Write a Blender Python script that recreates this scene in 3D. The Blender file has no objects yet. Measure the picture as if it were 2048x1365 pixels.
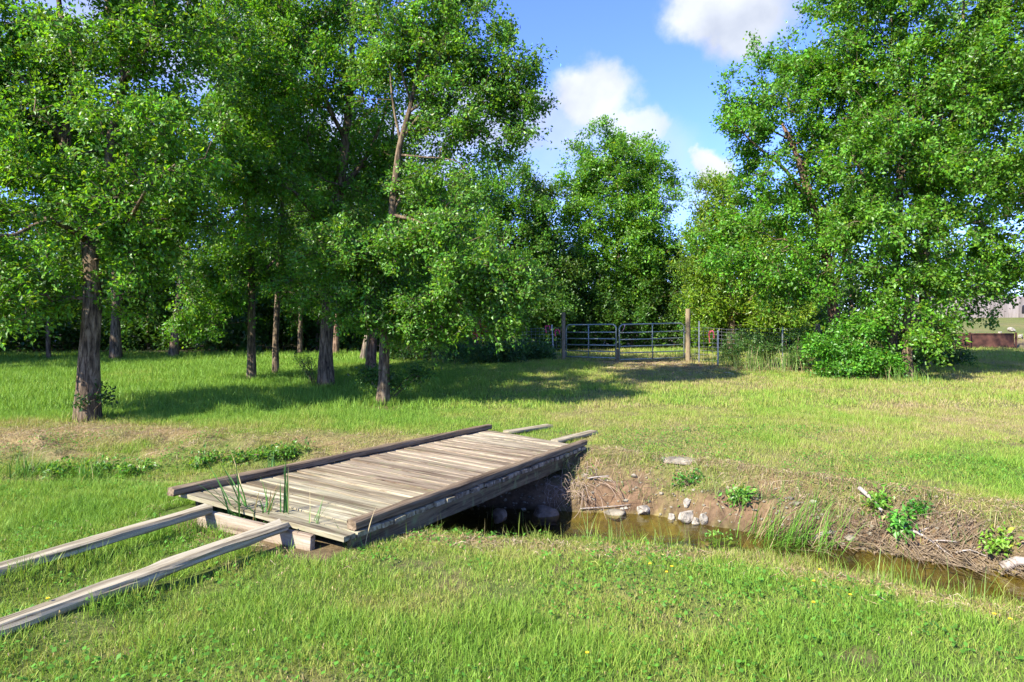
import bpy, bmesh, math, random
import numpy as np
from mathutils import Vector, noise as mnoise

random.seed(7)
RNG = np.random.default_rng(7)
R = math.radians
F, V0, U0, HC = 1250.0, 640.0, 1024.0, 1.65     # focal length and horizon in photo pixels, eye height
K = F / 1450.0
WATER_Z = -0.55
C = bpy.context.scene.collection
bpy.context.scene.world = bpy.data.worlds.new("World")

# ------------------------------------------------------------------ numpy noise
def _hash(ix, iy, seed):
    h = (ix.astype(np.int64) * 374761393 + iy.astype(np.int64) * 668265263 + seed * 144665) & 0x7fffffff
    h = ((h ^ (h >> 13)) * 1274126177) & 0x7fffffff
    return ((h ^ (h >> 16)) & 0xffff) / 65535.0
def vnoise(x, y, seed=0):
    x = np.asarray(x, float); y = np.asarray(y, float)
    ix = np.floor(x); iy = np.floor(y); fx = x - ix; fy = y - iy
    fx = fx * fx * (3 - 2 * fx); fy = fy * fy * (3 - 2 * fy)
    a = _hash(ix, iy, seed); b = _hash(ix + 1, iy, seed); c = _hash(ix, iy + 1, seed); d = _hash(ix + 1, iy + 1, seed)
    return (a * (1 - fx) + b * fx) * (1 - fy) + (c * (1 - fx) + d * fx) * fy
def fbm(x, y, seed=0, o=4):
    s = 0; a = .5; t = 0
    for i in range(o):
        s = s + a * vnoise(np.asarray(x) * 2 ** i, np.asarray(y) * 2 ** i, seed + i * 17); t += a; a *= .5
    return s / t
def sstep(a, b, x):
    t = np.clip((np.asarray(x, float) - a) / (b - a), 0, 1)
    return t * t * (3 - 2 * t)

# ---------------- bridge frame (needed to keep grass out from under it)
def bpt(u, v, z):
    d = F * (HC - z) / (v - V0); return np.array([(u - U0) / F * d, d, z])
NL, NR = bpt(356, 987, .13), bpt(683, 1076, .13)
FL, FR = bpt(968, 859, 0.0), bpt(1172, 893, 0.0)
BO = (NL + NR) / 2; BAX = (FL + FR) / 2 - BO; BANG = math.atan2(BAX[1], BAX[0]) - math.pi / 2
def to_bridge(p):
    q = np.asarray(p, float) - BO; c, s = math.cos(-BANG), math.sin(-BANG)
    return np.stack([q[..., 0] * c - q[..., 1] * s, q[..., 0] * s + q[..., 1] * c, q[..., 2]], -1)
BL = [to_bridge(p) for p in (NL, NR, FL, FR)]
def under_bridge(x, y, pad=0.0):
    q = to_bridge(np.stack([x, y, 0 * x], -1)); L = (BL[2][1] + BL[3][1]) / 2
    t = q[..., 1] / L
    x0 = BL[0][0] + (BL[2][0] - BL[0][0]) * t; x1 = BL[1][0] + (BL[3][0] - BL[1][0]) * t
    return (t > -.02 - pad) & (t < 1.0 + pad) & (q[..., 0] > x0 - pad) & (q[..., 0] < x1 + pad)

SILL_A, SILL_B = bpt(400, 1018, .12), bpt(625, 1071, .10)
def beam_pts(u0, v0, z0, u1, v1, ext):
    p = bpt(u0, v0, z0); ax = BAX[:2] / np.linalg.norm(BAX[:2]); r = (u1 - U0) / F
    t = (p[0] - r * p[1]) / (ax[0] - r * ax[1]); q = p[:2] - ax * t
    z1 = HC - (v1 - V0) * q[1] / F
    P1 = np.array([q[0], q[1], z1]); return p, P1 + (P1 - p) / np.linalg.norm(P1 - p) * ext
BEAM1 = beam_pts(417, 1010, .175, 0, 1130, .55); BEAM2 = beam_pts(566, 1042, .175, 0, 1243, .45)
# ------------------------------------------------------------------ terrain
def tab(rows, ky=K):
    a = np.array(rows, float); return a[:, 0], a[:, 1] * ky
NEAR = tab([(-40, 12), (-12, 8.6), (-8, 7.8), (-5.3, 7.5), (-3.47, 7.36), (-2, 6.5), (-1.04, 5.85), (-.49, 5.7), (.6, 5.5), (1.54, 5.26), (2.23, 4.79), (2.87, 4.27), (4.3, 3.1), (6, 1.5), (9, -1.5), (40, -30)])
BED = tab([(-40, 12.9), (-12, 9.4), (-5, 8.9), (-2, 8.65), (0, 8.25), (1.54, 8.08), (2.43, 7.42), (3.4, 6.79), (4.2, 6.25), (6, 4.8), (9, 2.2), (40, -26)])
FAR = tab([(-40, 15.5), (-12, 12.3), (-8, 11.5), (-4, 11.2), (-1.5, 10.6), (.2, 9.9), (1, 9.55), (2.28, 8.8), (3.1, 8.0), (4.3, 7.1), (4.7, 6.7), (6, 5.7), (9, 3.2), (40, -24)])
def lips(x):
    wob = (fbm(np.asarray(x) * 1.3, 0 * np.asarray(x) + 3.3, 5) - .5) * .22
    return np.interp(x, *NEAR) + wob + .07 * sstep(-2, -.4, x), np.interp(x, *BED) - wob * .8, np.interp(x, *FAR) + wob * 1.4
def H(x, y):
    x = np.asarray(x, float); y = np.asarray(y, float)
    yn, yb, yf = lips(x)
    deep = sstep(-4.2, -1.8, x)
    zb = -.30 - .33 * deep
    base_near = (fbm(x * .5, y * .5, 1) - .5) * .05
    base_far = -.07 + .08 * sstep(0, 3.5, y - yf) + .19 * sstep(13 * K, 27 * K, y) + (fbm(x * .4, y * .4, 2) - .5) * .07
    hill = sstep(13, 21, x) * (.58 * sstep(36.6 * K, 37.8 * K, y) + .80 * sstep(38 * K, 61 * K, y)) + .25 * sstep(26, 42, x) * sstep(38 * K, 60 * K, y)
    base_far = base_far + hill
    run = .50 * K + .12
    tn = (y - yn) / run
    near_prof = base_near + (zb - base_near) * sstep(0, 1, tn) - .05 * sstep(-1.2, 0, tn)
    tf = np.clip((y - yb) / np.maximum(yf - yb, .1), 0, 1)
    right = sstep(-1.5, .5, x)
    steep = .62 * sstep(0, .30, tf) + .38 * sstep(.3, 1, tf)
    smooth = sstep(-.15, 1.05, tf)
    p = smooth * (1 - right) + steep * right
    far_prof = zb + (base_far - zb) * p + ((fbm(x * 2.2, y * 3.5, 9) - .5) * .26 + (fbm(x * 7, y * 9, 10) - .5) * .09) * np.sin(np.clip(tf, 0, 1) * np.pi)
    z = np.where(y < yb, near_prof, far_prof)
    z = np.where(y < yn - 1.4, base_near - 0.0, z)
    for A, B in (BEAM1, BEAM2):
        d = (B - A)[:2]; tt = np.clip(((x - A[0]) * d[0] + (y - A[1]) * d[1]) / (d @ d), 0, 1)
        ds = np.hypot(x - A[0] - tt * d[0], y - A[1] - tt * d[1]); top = A[2] + (B[2] - A[2]) * tt - .055
        z = z + np.maximum(0, top - z) * sstep(.25, .7, tt) * np.exp(-(ds / .22) ** 2)
    return z + (fbm(x * 3.1, y * 3.1, 4) - .5) * .035
def H1(x, y): return float(H(np.array([x]), np.array([y]))[0])
def at(u, v, d): return np.array([(u - U0) / F * d, d, HC - (v - V0) * d / F])
def ground(u, v):
    """world point on the ground seen at photo pixel (u, v)"""
    ds = np.exp(np.linspace(math.log(2.2), math.log(140), 3000))
    gz = H((u - U0) / F * ds, ds); rz = HC - (v - V0) * ds / F
    hit = np.nonzero(rz <= gz)[0]
    d = ds[hit[0]] if len(hit) else 60.0
    return np.array([(u - U0) / F * d, d, H1((u - U0) / F * d, d)])

# ------------------------------------------------------------------ mesh helpers
def mesh(name, V, quads=None, tris=None, mat=None, attrs=None, smooth=False, ngons=None):
    V = np.asarray(V, np.float32)
    me = bpy.data.meshes.new(name)
    nq = 0 if quads is None else len(quads); nt = 0 if tris is None else len(tris)
    loops = []; starts = []; pos = 0
    if nq: loops.append(np.asarray(quads, np.int32).ravel()); starts.append(np.arange(nq) * 4); pos = nq * 4
    if nt: loops.append(np.asarray(tris, np.int32).ravel()); starts.append(pos + np.arange(nt) * 3); pos += nt * 3
    for g in (ngons or []):
        loops.append(np.asarray(g, np.int32)); starts.append(np.array([pos])); pos += len(g)
    L = np.concatenate(loops); S = np.concatenate(starts).astype(np.int32)
    me.vertices.add(len(V)); me.vertices.foreach_set("co", V.ravel())
    me.loops.add(len(L)); me.loops.foreach_set("vertex_index", L)
    me.polygons.add(len(S)); me.polygons.foreach_set("loop_start", S)
    me.update(calc_edges=True)
    me.polygons.foreach_set("use_smooth", np.full(len(S), bool(smooth)))
    for k, a in (attrs or {}).items():
        a = np.asarray(a, np.float32)
        if a.ndim == 1:
            at_ = me.attributes.new(k, 'FLOAT', 'POINT'); at_.data.foreach_set("value", a)
        else:
            if a.shape[1] == 3: a = np.hstack([a, np.ones((len(a), 1), np.float32)])
            at_ = me.attributes.new(k, 'FLOAT_COLOR', 'POINT'); at_.data.foreach_set("color", a.ravel())
    if mat: me.materials.append(mat)
    return me
def obj(name, me, parent=None, loc=None, label=None, cat=None, group=None, kind=None):
    o = bpy.data.objects.new(name, me); C.objects.link(o)
    if parent is not None: o.parent = parent
    if loc is not None: o.location = [float(q) for q in loc]
    if label: o['label'] = label
    if cat: o['category'] = cat
    if group: o['group'] = group
    if kind: o['kind'] = kind
    return o
def thing(name, label, cat, loc=(0, 0, 0), rz=0, group=None):
    o = obj(name, None, None, loc, label, cat, group); o.rotation_euler = (0, 0, rz); o.empty_display_size = .2
    return o
class MB:
    def __init__(s): s.V = []; s.Q = []; s.T = []; s.N = []; s.A = []; s.n = 0
    def add(s, V, Q=None, T=None, N=None, col=None):
        V = np.asarray(V, float).reshape(-1, 3)
        if Q is not None and len(Q): s.Q.append(np.asarray(Q) + s.n)
        if T is not None and len(T): s.T.append(np.asarray(T) + s.n)
        for g in (N or []): s.N.append(np.asarray(g) + s.n)
        s.V.append(V); s.n += len(V)
        if col is not None:
            c = np.asarray(col, float)
            s.A.append(np.broadcast_to(c, (len(V), 3)) if c.ndim == 1 else c)
    def mesh(s, name, mat, smooth=False, org=None):
        V = np.concatenate(s.V)
        if org is not None: V = V - np.asarray(org)
        return mesh(name, V, np.concatenate(s.Q) if s.Q else None, np.concatenate(s.T) if s.T else None, mat,
                    {'col': np.concatenate(s.A)} if s.A else None, smooth, s.N)
def tube(P, r, sides=6, cap=True, rough=0.0, seed=0):
    """verts, quads, ngons of a swept tube"""
    P = np.asarray(P, float); n = len(P); r = np.broadcast_to(np.asarray(r, float), (n,))
    T = np.gradient(P, axis=0); T /= np.linalg.norm(T, axis=1, keepdims=True) + 1e-9
    ref = np.array([0, 0, 1.]) if abs(T[0, 2]) < .9 else np.array([1., 0, 0])
    X = np.cross(T, ref); X /= np.linalg.norm(X, axis=1, keepdims=True) + 1e-9
    for i in range(1, n):
        x = X[i - 1] - T[i] * np.dot(X[i - 1], T[i]); X[i] = x / (np.linalg.norm(x) + 1e-9)
    Y = np.cross(T, X)
    a = np.arange(sides) / sides * 2 * np.pi
    rr = r[:, None] * np.ones(sides)
    if rough:
        L = np.concatenate([[0], np.cumsum(np.linalg.norm(np.diff(P, axis=0), axis=1))])
        A_, L_ = np.meshgrid(a, L)
        w = vnoise(np.cos(A_) * 7 + 20 + L_ * .8, np.sin(A_) * 7 + 20 + L_ * 1.1, seed)
        w2 = vnoise(np.cos(A_) * 2.2 + 9 + L_ * 1.7, np.sin(A_) * 2.2 + 5 + L_ * .6, seed + 3)
        rr = rr * (1 + rough * ((1 - np.abs(2 * w - 1)) - .5) + rough * .9 * (w2 - .5))
    V = P[:, None, :] + (X[:, None, :] * np.cos(a)[None, :, None] + Y[:, None, :] * np.sin(a)[None, :, None]) * rr[:, :, None]
    i = np.arange(n - 1)[:, None] * sides; j = np.arange(sides)[None, :]; j2 = (j + 1) % sides
    Q = np.stack([i + j, i + j2, i + sides + j2, i + sides + j], -1).reshape(-1, 4)
    N = [list(range(sides))[::-1], list(range((n - 1) * sides, n * sides))] if cap else []
    return V.reshape(-1, 3), Q, N
def spline(P, step):
    P = np.asarray(P, float)
    if len(P) == 2: P = np.array([P[0], (P[0] + P[1]) / 2, P[1]])
    out = []
    Pe = np.vstack([2 * P[0] - P[1], P, 2 * P[-1] - P[-2]])
    for i in range(len(P) - 1):
        p0, p1, p2, p3 = Pe[i:i + 4]
        n = max(2, int(np.linalg.norm(p2[:3] - p1[:3]) / step))
        t = (np.arange(n) / n)[:, None]
        out.append(.5 * (2 * p1 + (p2 - p0) * t + (2 * p0 - 5 * p1 + 4 * p2 - p3) * t ** 2 + (3 * p1 - p0 - 3 * p2 + p3) * t ** 3))
    out.append(P[-1:]); return np.concatenate(out)
BOXQ = [(0, 3, 2, 1), (4, 5, 6, 7), (0, 1, 5, 4), (1, 2, 6, 5), (2, 3, 7, 6), (3, 0, 4, 7)]
def box(x0, x1, y0, y1, z0, z1):
    return np.array([(x0, y0, z0), (x1, y0, z0), (x1, y1, z0), (x0, y1, z0), (x0, y0, z1), (x1, y0, z1), (x1, y1, z1), (x0, y1, z1)], float), BOXQ
def timber(P0, P1, w, h, seed=0, rough=.004, ch=.008, segs=None, bow=0.0, up=(0, 0, 1)):
    """weathered beam between two end points (top-centre line), chamfered rough section"""
    P0 = np.asarray(P0, float); P1 = np.asarray(P1, float); d = P1 - P0; L = np.linalg.norm(d); d /= L
    s = np.cross(d, up); s /= np.linalg.norm(s); u = np.cross(s, d)
    sec = np.array([(-w / 2 + ch, 0), (0, 0), (w / 2 - ch, 0), (w / 2, -ch), (w / 2, -h / 2), (w / 2, -h + ch), (w / 2 - ch, -h), (0, -h), (-w / 2 + ch, -h), (-w / 2, -h + ch), (-w / 2, -h / 2), (-w / 2, -ch)])
    n = segs or max(4, int(L / .08)); t = np.linspace(0, 1, n)
    m = len(sec); rng = np.random.default_rng(seed)
    A_, B_ = np.meshgrid(np.arange(m) * 1.7 + seed * 3.1, t * L * 6)
    j1 = (vnoise(A_, B_ + 50, seed) - .5) * 2 * rough; j2 = (vnoise(A_ + 90, B_, seed + 5) - .5) * 2 * rough
    e = (rng.random((2, m)) - .5) * rough * 3
    V = P0 + d * (t * L)[:, None, None] + s * (sec[:, 0] + j1)[:, :, None] + u * (sec[:, 1] + j2 + bow * np.sin(t * np.pi)[:, None])[:, :, None]
    V[0] += d * e[0][:, None]; V[-1] += d * e[1][:, None]
    i = np.arange(n - 1)[:, None] * m; j = np.arange(m)[None, :]; j2_ = (j + 1) % m
    Q = np.stack([i + j, i + j2_, i + m + j2_, i + m + j], -1).reshape(-1, 4)
    return V.reshape(-1, 3), Q, [list(range(m))[::-1], list(range((n - 1) * m, n * m))]

# ------------------------------------------------------------------ materials
class NT:
    def __init__(s, name):
        s.m = bpy.data.materials.new(name); s.m.use_nodes = True; s.t = s.m.node_tree; s.t.nodes.clear()
        s.out = s.n('ShaderNodeOutputMaterial')
    def n(s, ty, **kw):
        x = s.t.nodes.new(ty)
        for k, v in kw.items():
            if k.startswith('i_'):
                key = k[2:]; key = int(key) if key.isdigit() else key.replace('_', ' ')
                x.inputs[key].default_value = v
            else: setattr(x, k, v)
        return x
    def l(s, a, ao, b, bi): s.t.links.new(a.outputs[ao], b.inputs[bi])
    def ramp(s, src, so, stops):
        r = s.n('ShaderNodeValToRGB'); e = r.color_ramp.elements
        while len(e) > 1: e.remove(e[-1])
        e[0].position = stops[0][0]; e[0].color = (*stops[0][1], 1)
        for p, c in stops[1:]:
            q = e.new(p); q.color = (*c, 1)
        s.l(src, so, r, 0); return r
    def noise(s, coord, scale=(1, 1, 1), sc=5, det=6, rough=.6, dist=0.0):
        mp = s.n('ShaderNodeMapping'); mp.inputs['Scale'].default_value = scale
        s.t.links.new(coord, mp.inputs[0])
        nz = s.n('ShaderNodeTexNoise'); nz.inputs['Scale'].default_value = sc; nz.inputs['Detail'].default_value = det
        nz.inputs['Roughness'].default_value = rough; nz.inputs['Distortion'].default_value = dist
        s.l(mp, 0, nz, 0); return nz
    def mix(s, a, b, fac, mode='MIX'):
        x = s.n('ShaderNodeMix', data_type='RGBA', blend_type=mode)
        for v, i in ((fac, 0), (a, 6), (b, 7)):
            if hasattr(v, 'is_output'): s.t.links.new(v, x.inputs[i])
            elif i == 0: x.inputs[0].default_value = v
            else: x.inputs[i].default_value = (*v, 1)
        return x
    def surf(s, bsdf, o=0): s.l(bsdf, o, s.out, 0); return s.m

def leaf_mat(name, trans=.50, rough=.42, spec=.5, tint=(1.35, 1.2, .5)):
    t = NT(name); a = t.n('ShaderNodeAttribute', attribute_name='col')
    p = t.n('ShaderNodeBsdfPrincipled'); p.inputs['Roughness'].default_value = rough; p.inputs['Specular IOR Level'].default_value = spec
    t.l(a, 0, p, 'Base Color')
    mu = t.mix(a.outputs[0], tint, 1.0, 'MULTIPLY')
    tr = t.n('ShaderNodeBsdfTranslucent'); t.l(mu, 2, tr, 0)
    mx = t.n('ShaderNodeMixShader'); mx.inputs[0].default_value = trans
    t.l(p, 0, mx, 1); t.l(tr, 0, mx, 2)
    return t.surf(mx)
M = {}
M['leaf'] = leaf_mat('leaf')
M['grass'] = leaf_mat('grass_blade', .35, .55, .25, (1.2, 1.1, .7))
M['dry'] = leaf_mat('dry_blade', .15, .7, .15, (1, 1, 1))

def bark_mat(name, c0, c1, c2, sc=1.0):
    t = NT(name); co = t.n('ShaderNodeTexCoord').outputs['Object']
    n1 = t.noise(co, (9 * sc, 9 * sc, 1.6 * sc), 2.2, 8, .65, .6)
    n2 = t.noise(co, (1, 1, 1), 3.5, 4, .6)
    r = t.ramp(n1, 0, [(.38, c0), (.5, c1), (.62, c2)])
    r2 = t.ramp(n2, 0, [(.35, (.72, .72, .70)), (.65, (1.15, 1.1, 1.05))])
    m = t.mix(r.outputs[0], r2.outputs[0], 1.0, 'MULTIPLY')
    p = t.n('ShaderNodeBsdfPrincipled'); p.inputs['Roughness'].default_value = .9; p.inputs['Specular IOR Level'].default_value = .2
    t.l(m, 2, p, 0)
    b = t.n('ShaderNodeBump'); b.inputs['Strength'].default_value = .9; b.inputs['Distance'].default_value = .03
    t.l(n1, 0, b, 'Height'); t.l(b, 0, p, 'Normal')
    return t.surf(p)
M['bark'] = bark_mat('furrowed_bark', (.035, .025, .015), (.125, .090, .055), (.235, .18, .115))
M['bark_pale'] = bark_mat('pale_bark', (.07, .055, .04), (.18, .14, .10), (.29, .25, .19), .7)
M['bark_red'] = bark_mat('reddish_bark', (.045, .03, .02), (.16, .10, .065), (.28, .19, .13), .8)

def wood_mat(name, dark, mid, light, scale, stain=(.35, .35, .35), attr=False, moss=0.0, stain_lo=.42):
    t = NT(name); co = t.n('ShaderNodeTexCoord').outputs['Object']
    g = t.noise(co, scale, 1.0, 8, .68, .4)
    r = t.ramp(g, 0, [(.33, dark), (.44, mid), (.64, light)])
    s = t.noise(co, tuple(q * .22 for q in scale), 1.3, 5, .6)
    rs = t.ramp(s, 0, [(stain_lo - .08, stain), (stain_lo + .10, (1, 1, 1))])
    m = t.mix(r.outputs[0], rs.outputs[0], .85, 'MULTIPLY')
    if attr:
        a = t.n('ShaderNodeAttribute', attribute_name='col')
        m = t.mix(m.outputs[2], a.outputs[0], 1.0, 'MULTIPLY')
    if moss:
        q = t.noise(co, (1, 1, 1), 9, 4, .6); rq = t.ramp(q, 0, [(.52, (0, 0, 0)), (.68, (moss, moss, moss))])
        m = t.mix(m.outputs[2], (.17, .19, .08), rq.outputs[0])
    p = t.n('ShaderNodeBsdfPrincipled'); p.inputs['Roughness'].default_value = .82; p.inputs['Specular IOR Level'].default_value = .2
    t.l(m, 2, p, 0)
    b = t.n('ShaderNodeBump'); b.inputs['Strength'].default_value = .6; b.inputs['Distance'].default_value = .008
    t.l(g, 0, b, 'Height'); t.l(b, 0, p, 'Normal')
    return t.surf(p)
M['deck'] = wood_mat('weathered_deck', (.06, .045, .030), (.285, .245, .172), (.44, .395, .285), (1.5, 30, 30), (.30, .23, .19), True, .30, .46)
M['rail'] = wood_mat('brown_stained_timber', (.035, .025, .015), (.118, .083, .048), (.225, .168, .10), (34, 1.4, 34), (.5, .45, .42))
M['beam'] = wood_mat('mossy_beam', (.03, .022, .014), (.10, .07, .04), (.20, .15, .08), (30, 1.6, 30), (.5, .5, .45), False, .8)
M['grey_timber'] = wood_mat('grey_timber', (.045, .034, .020), (.225, .188, .118), (.37, .325, .22), (34, 1.2, 34), (.40, .36, .33))
M['sill'] = wood_mat('bleached_board', (.08, .055, .036), (.25, .195, .13), (.37, .315, .235), (26, 1.5, 26), (.5, .42, .36))
M['post'] = wood_mat('treated_post', (.10, .07, .038), (.21, .16, .09), (.29, .23, .14), (40, 40, 3), (.8, .78, .7))
M['fence_board'] = wood_mat('grey_fence_board', (.12, .10, .09), (.22, .19, .17), (.30, .26, .235), (8, 8, .5), (.75, .72, .7), True)

def plain(name, col, rough=.5, metal=0.0, spec=.5, var=.25, sc=8, bump=0.0):
    t = NT(name); co = t.n('ShaderNodeTexCoord').outputs['Object']
    n = t.noise(co, (1, 1, 1), sc, 6, .6)
    lo = tuple(c * (1 - var) for c in col); hi = tuple(min(1, c * (1 + var)) for c in col)
    r = t.ramp(n, 0, [(.35, lo), (.65, hi)])
    p = t.n('ShaderNodeBsdfPrincipled'); p.inputs['Roughness'].default_value = rough; p.inputs['Metallic'].default_value = metal
    p.inputs['Specular IOR Level'].default_value = spec; t.l(r, 0, p, 0)
    if bump:
        b = t.n('ShaderNodeBump'); b.inputs['Strength'].default_value = .7; b.inputs['Distance'].default_value = bump
        t.l(n, 0, b, 'Height'); t.l(b, 0, p, 'Normal')
    return t.surf(p)
M['gate'] = plain('grey_green_gate_paint', (.21, .25, .21), .45, .15, .5, .12, 3)
M['steel'] = plain('galvanised_steel', (.30, .31, .31), .45, .6, .5, .2, 20)
M['wire'] = plain('fence_wire', (.28, .29, .28), .5, .5, .5, .2, 20)
M['pink'] = plain('pink_ribbon', (.80, .05, .16), .5, 0, .3, .15, 30)
M['pale_pink'] = plain('faded_pink_ribbon', (.75, .42, .45), .5, 0, .3, .15, 30)
M['orange'] = plain('orange_red_ribbon', (.75, .13, .05), .5, 0, .3, .15, 30)
M['rust'] = plain('rusty_panel', (.075, .032, .02), .8, .1, .3, .5, 3)  # rust brown, base darkened to stand in for shade from the right-hand trees
M['rock'] = plain('limestone', (.27, .24, .185), .9, 0, .2, .45, 14, .03)
M['rock_moss'] = plain('mossy_stone', (.19, .165, .115), .9, 0, .2, .5, 6, .02)
M['rock_dark'] = plain('dark_wet_stone', (.135, .095, .06), .8, 0, .2, .55, 6, .03)
M['drift'] = wood_mat('driftwood', (.12, .10, .08), (.26, .22, .18), (.36, .32, .27), (30, 30, 30), (.6, .55, .5))
M['root'] = plain('dry_root', (.27, .20, .14), .85, 0, .2, .3, 9)
M['twig'] = plain('dead_twig', (.175, .130, .078), .85, 0, .2, .5, 9)
M['petal'] = plain('yellow_petal', (.80, .55, .02), .6, 0, .3, .15, 30)
M['stem'] = plain('green_stem', (.12, .22, .04), .6, 0, .3, .2, 30)
M['black'] = plain('black_paint', (.012, .012, .014), .25, 0, .5, .2, 4)
M['tyre'] = plain('tyre_rubber', (.02, .02, .02), .85, 0, .3, .2, 10)
M['glass'] = plain('tinted_window', (.05, .06, .07), .08, 0, .8, .1, 4)

def ground_mat():
    t = NT('turf_soil'); co = t.n('ShaderNodeTexCoord').outputs['Object']
    a = t.n('ShaderNodeAttribute', attribute_name='col')
    n = t.noise(co, (1, 1, 1), 14, 8, .7); r = t.ramp(n, 0, [(.30, (.50, .48, .46)), (.70, (1.35, 1.35, 1.35))])
    n2 = t.noise(co, (1, 1, 1), 1.1, 5, .6); r2 = t.ramp(n2, 0, [(.35, (.80, .85, .82)), (.65, (1.15, 1.1, 1.0))])
    m = t.mix(a.outputs[0], r.outputs[0], 1.0, 'MULTIPLY'); m = t.mix(m.outputs[2], r2.outputs[0], 1.0, 'MULTIPLY')
    p = t.n('ShaderNodeBsdfPrincipled'); p.inputs['Roughness'].default_value = .95; p.inputs['Specular IOR Level'].default_value = .15
    t.l(m, 2, p, 0)
    b = t.n('ShaderNodeBump'); b.inputs['Strength'].default_value = .8; b.inputs['Distance'].default_value = .03
    t.l(n, 0, b, 'Height'); t.l(b, 0, p, 'Normal')
    return t.surf(p)
def water_mat():
    t = NT('shallow_brown_water'); co = t.n('ShaderNodeTexCoord').outputs['Object']
    n = t.noise(co, (1.2, 3.5, 1), 2.2, 4, .55, .5)
    b = t.n('ShaderNodeBump'); b.inputs['Strength'].default_value = .35; b.inputs['Distance'].default_value = .02; t.l(n, 0, b, 'Height')
    tr = t.n('ShaderNodeBsdfTransparent'); tr.inputs[0].default_value = (.68, .64, .40, 1)
    gl = t.n('ShaderNodeBsdfGlossy'); gl.inputs['Roughness'].default_value = .06; t.l(b, 0, gl, 'Normal')
    lw = t.n('ShaderNodeLayerWeight'); lw.inputs[0].default_value = .5; t.l(b, 0, lw, 'Normal')
    pw_ = t.n('ShaderNodeMath', operation='POWER'); t.l(lw, 1, pw_, 0); pw_.inputs[1].default_value = 4.5
    fr = t.n('ShaderNodeMath', operation='MULTIPLY_ADD'); t.l(pw_, 0, fr, 0); fr.inputs[1].default_value = .85; fr.inputs[2].default_value = .025
    mx = t.n('ShaderNodeMixShader'); t.l(fr, 0, mx, 0); t.l(tr, 0, mx, 1); t.l(gl, 0, mx, 2)
    return t.surf(mx)

def near_seg(x, y, A, B, w):
    d = (B - A)[:2]; L2 = d @ d; t = np.clip(((x - A[0]) * d[0] + (y - A[1]) * d[1]) / L2, 0, 1)
    return np.hypot(x - A[0] - t * d[0], y - A[1] - t * d[1]) < w
# ------------------------------------------------------------------ ground cover maps
def dry_map(x, y):
    """0 lush .. 1 dead straw"""
    u = U0 + F * x / np.maximum(y, .5)
    yn, yb, yf = lips(x)
    d = .25 + .85 * (fbm(x * .55, y * .55, 21) - .5) + .45 * (fbm(x * 2.2, y * 2.2, 22) - .5)
    d += .26 * sstep(.3, 2.5, x + (y - 8) * .12) * sstep(6.5, 8.5, y)                       # open sunlit field on the right
    d += .46 * np.exp(-((y - yf + .45) / .75) ** 2) * (1 - .35 * sstep(-3, 0, x)) * sstep(-.4, .2, y - yb) # far bank brow
    d += sstep(-.25, .1, y - yb) * (1 - sstep(-.2, .7, y - yf)) * sstep(-.5, -2.5, x) * (.10 + 1.5 * (fbm(x * 1.5, y * 2.6, 23) - .5))
    d += .30 * sstep(-5, -6.5, x) * np.exp(-((y - 9.3) / 1.0) ** 2)
    d += .40 * np.exp(-((y - yn + .15) / .28) ** 2) * sstep(-1.5, -.5, x)                                 # near brow
    d += .55 * np.exp(-((x - 5.2) / 1.6) ** 2 - ((y - 20.3) / 1.3) ** 2)                                   # worn gateway
    d += .45 * np.exp(-((x - 3.9) / 2.4) ** 2 - ((y - 21.7) / .5) ** 2)
    d += .55 * np.exp(-((x - 8.2) / 1.8) ** 2 - ((y - 18.9) / .7) ** 2)
    d += .25 * np.exp(-((x + 1.5) / 1.0) ** 2 - ((y - 4.6) / .6) ** 2)
    d -= .14 * sstep(.56, .70, fbm(x * 1.3, y * 1.3, 55)) * sstep(7.2, 6.2, y)
    d -= .25 * sstep(-1, -4, x) * sstep(9.8, 11.5, y)
    return np.clip(d, 0, 1)
def bare_map(x, y):
    yn, yb, yf = lips(x)
    right = sstep(-2.2, -.8, x)
    b = right * sstep(.10, .30, y - yn) * (1 - sstep(.15, .75, y - yb + (fbm(x * 1.6, y * 2, 31) - .5) * .9))
    b = np.maximum(b, right * .75 * sstep(.12, .3, y - yn) * sstep(.45, .62, fbm(x * 1.4 + 7, y * 2.2, 33)) * (1 - sstep(-.45, .0, y - yf)))
    b = np.maximum(b, .85 * near_seg(x, y, SILL_A, SILL_B, .22))
    for tx, ty in ((-7.1, 10.4), (-4.45, 15.2), (-2.5, 11.9)): b = np.maximum(b, .8 * np.exp(-(((x - tx) ** 2 + (y - ty) ** 2) / .16)))
    b = np.maximum(b, .55 * sstep(.66, .76, fbm(x * 2.6, y * 2.6, 91)) * sstep(9.5, 8, y))
    b = np.maximum(b, .8 * np.exp(-((x - 3.9) / 2.2) ** 4 - ((y - 21.9) / .35) ** 4))
    return np.clip(b, 0, 1)

# ------------------------------------------------------------------ ground sheet
def axis(lo, hi, step, far):
    a = np.arange(lo, hi, step); g = []; s = step; p = hi
    while p < far: s *= 1.07; p += s; g.append(p)
    g2 = []; s = step; p = lo
    while p > -far: s *= 1.07; p -= s; g2.append(p)
    return np.concatenate([g2[::-1], a, g])
xs = axis(-8.5, 8.0, .065, 600); ys = np.concatenate([axis(2.2, 11.5, .06, 600)])
XX, YY = np.meshgrid(xs, ys)
ZZ = H(XX, YY)
gx, gy = XX.ravel(), YY.ravel()
dm, bm = dry_map(gx, gy), bare_map(gx, gy)
lush = np.array([.075, .125, .018]); straw = np.array([.21, .16, .075]); soil = np.array([.150, .096, .057]); bedc = np.array([.112, .094, .032])
gc = lush + (straw - lush) * (dm ** 1.3)[:, None]
gc = gc + (soil * (.8 + .4 * fbm(gx * 3, gy * 3, 41))[:, None] - gc) * bm[:, None]
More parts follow.
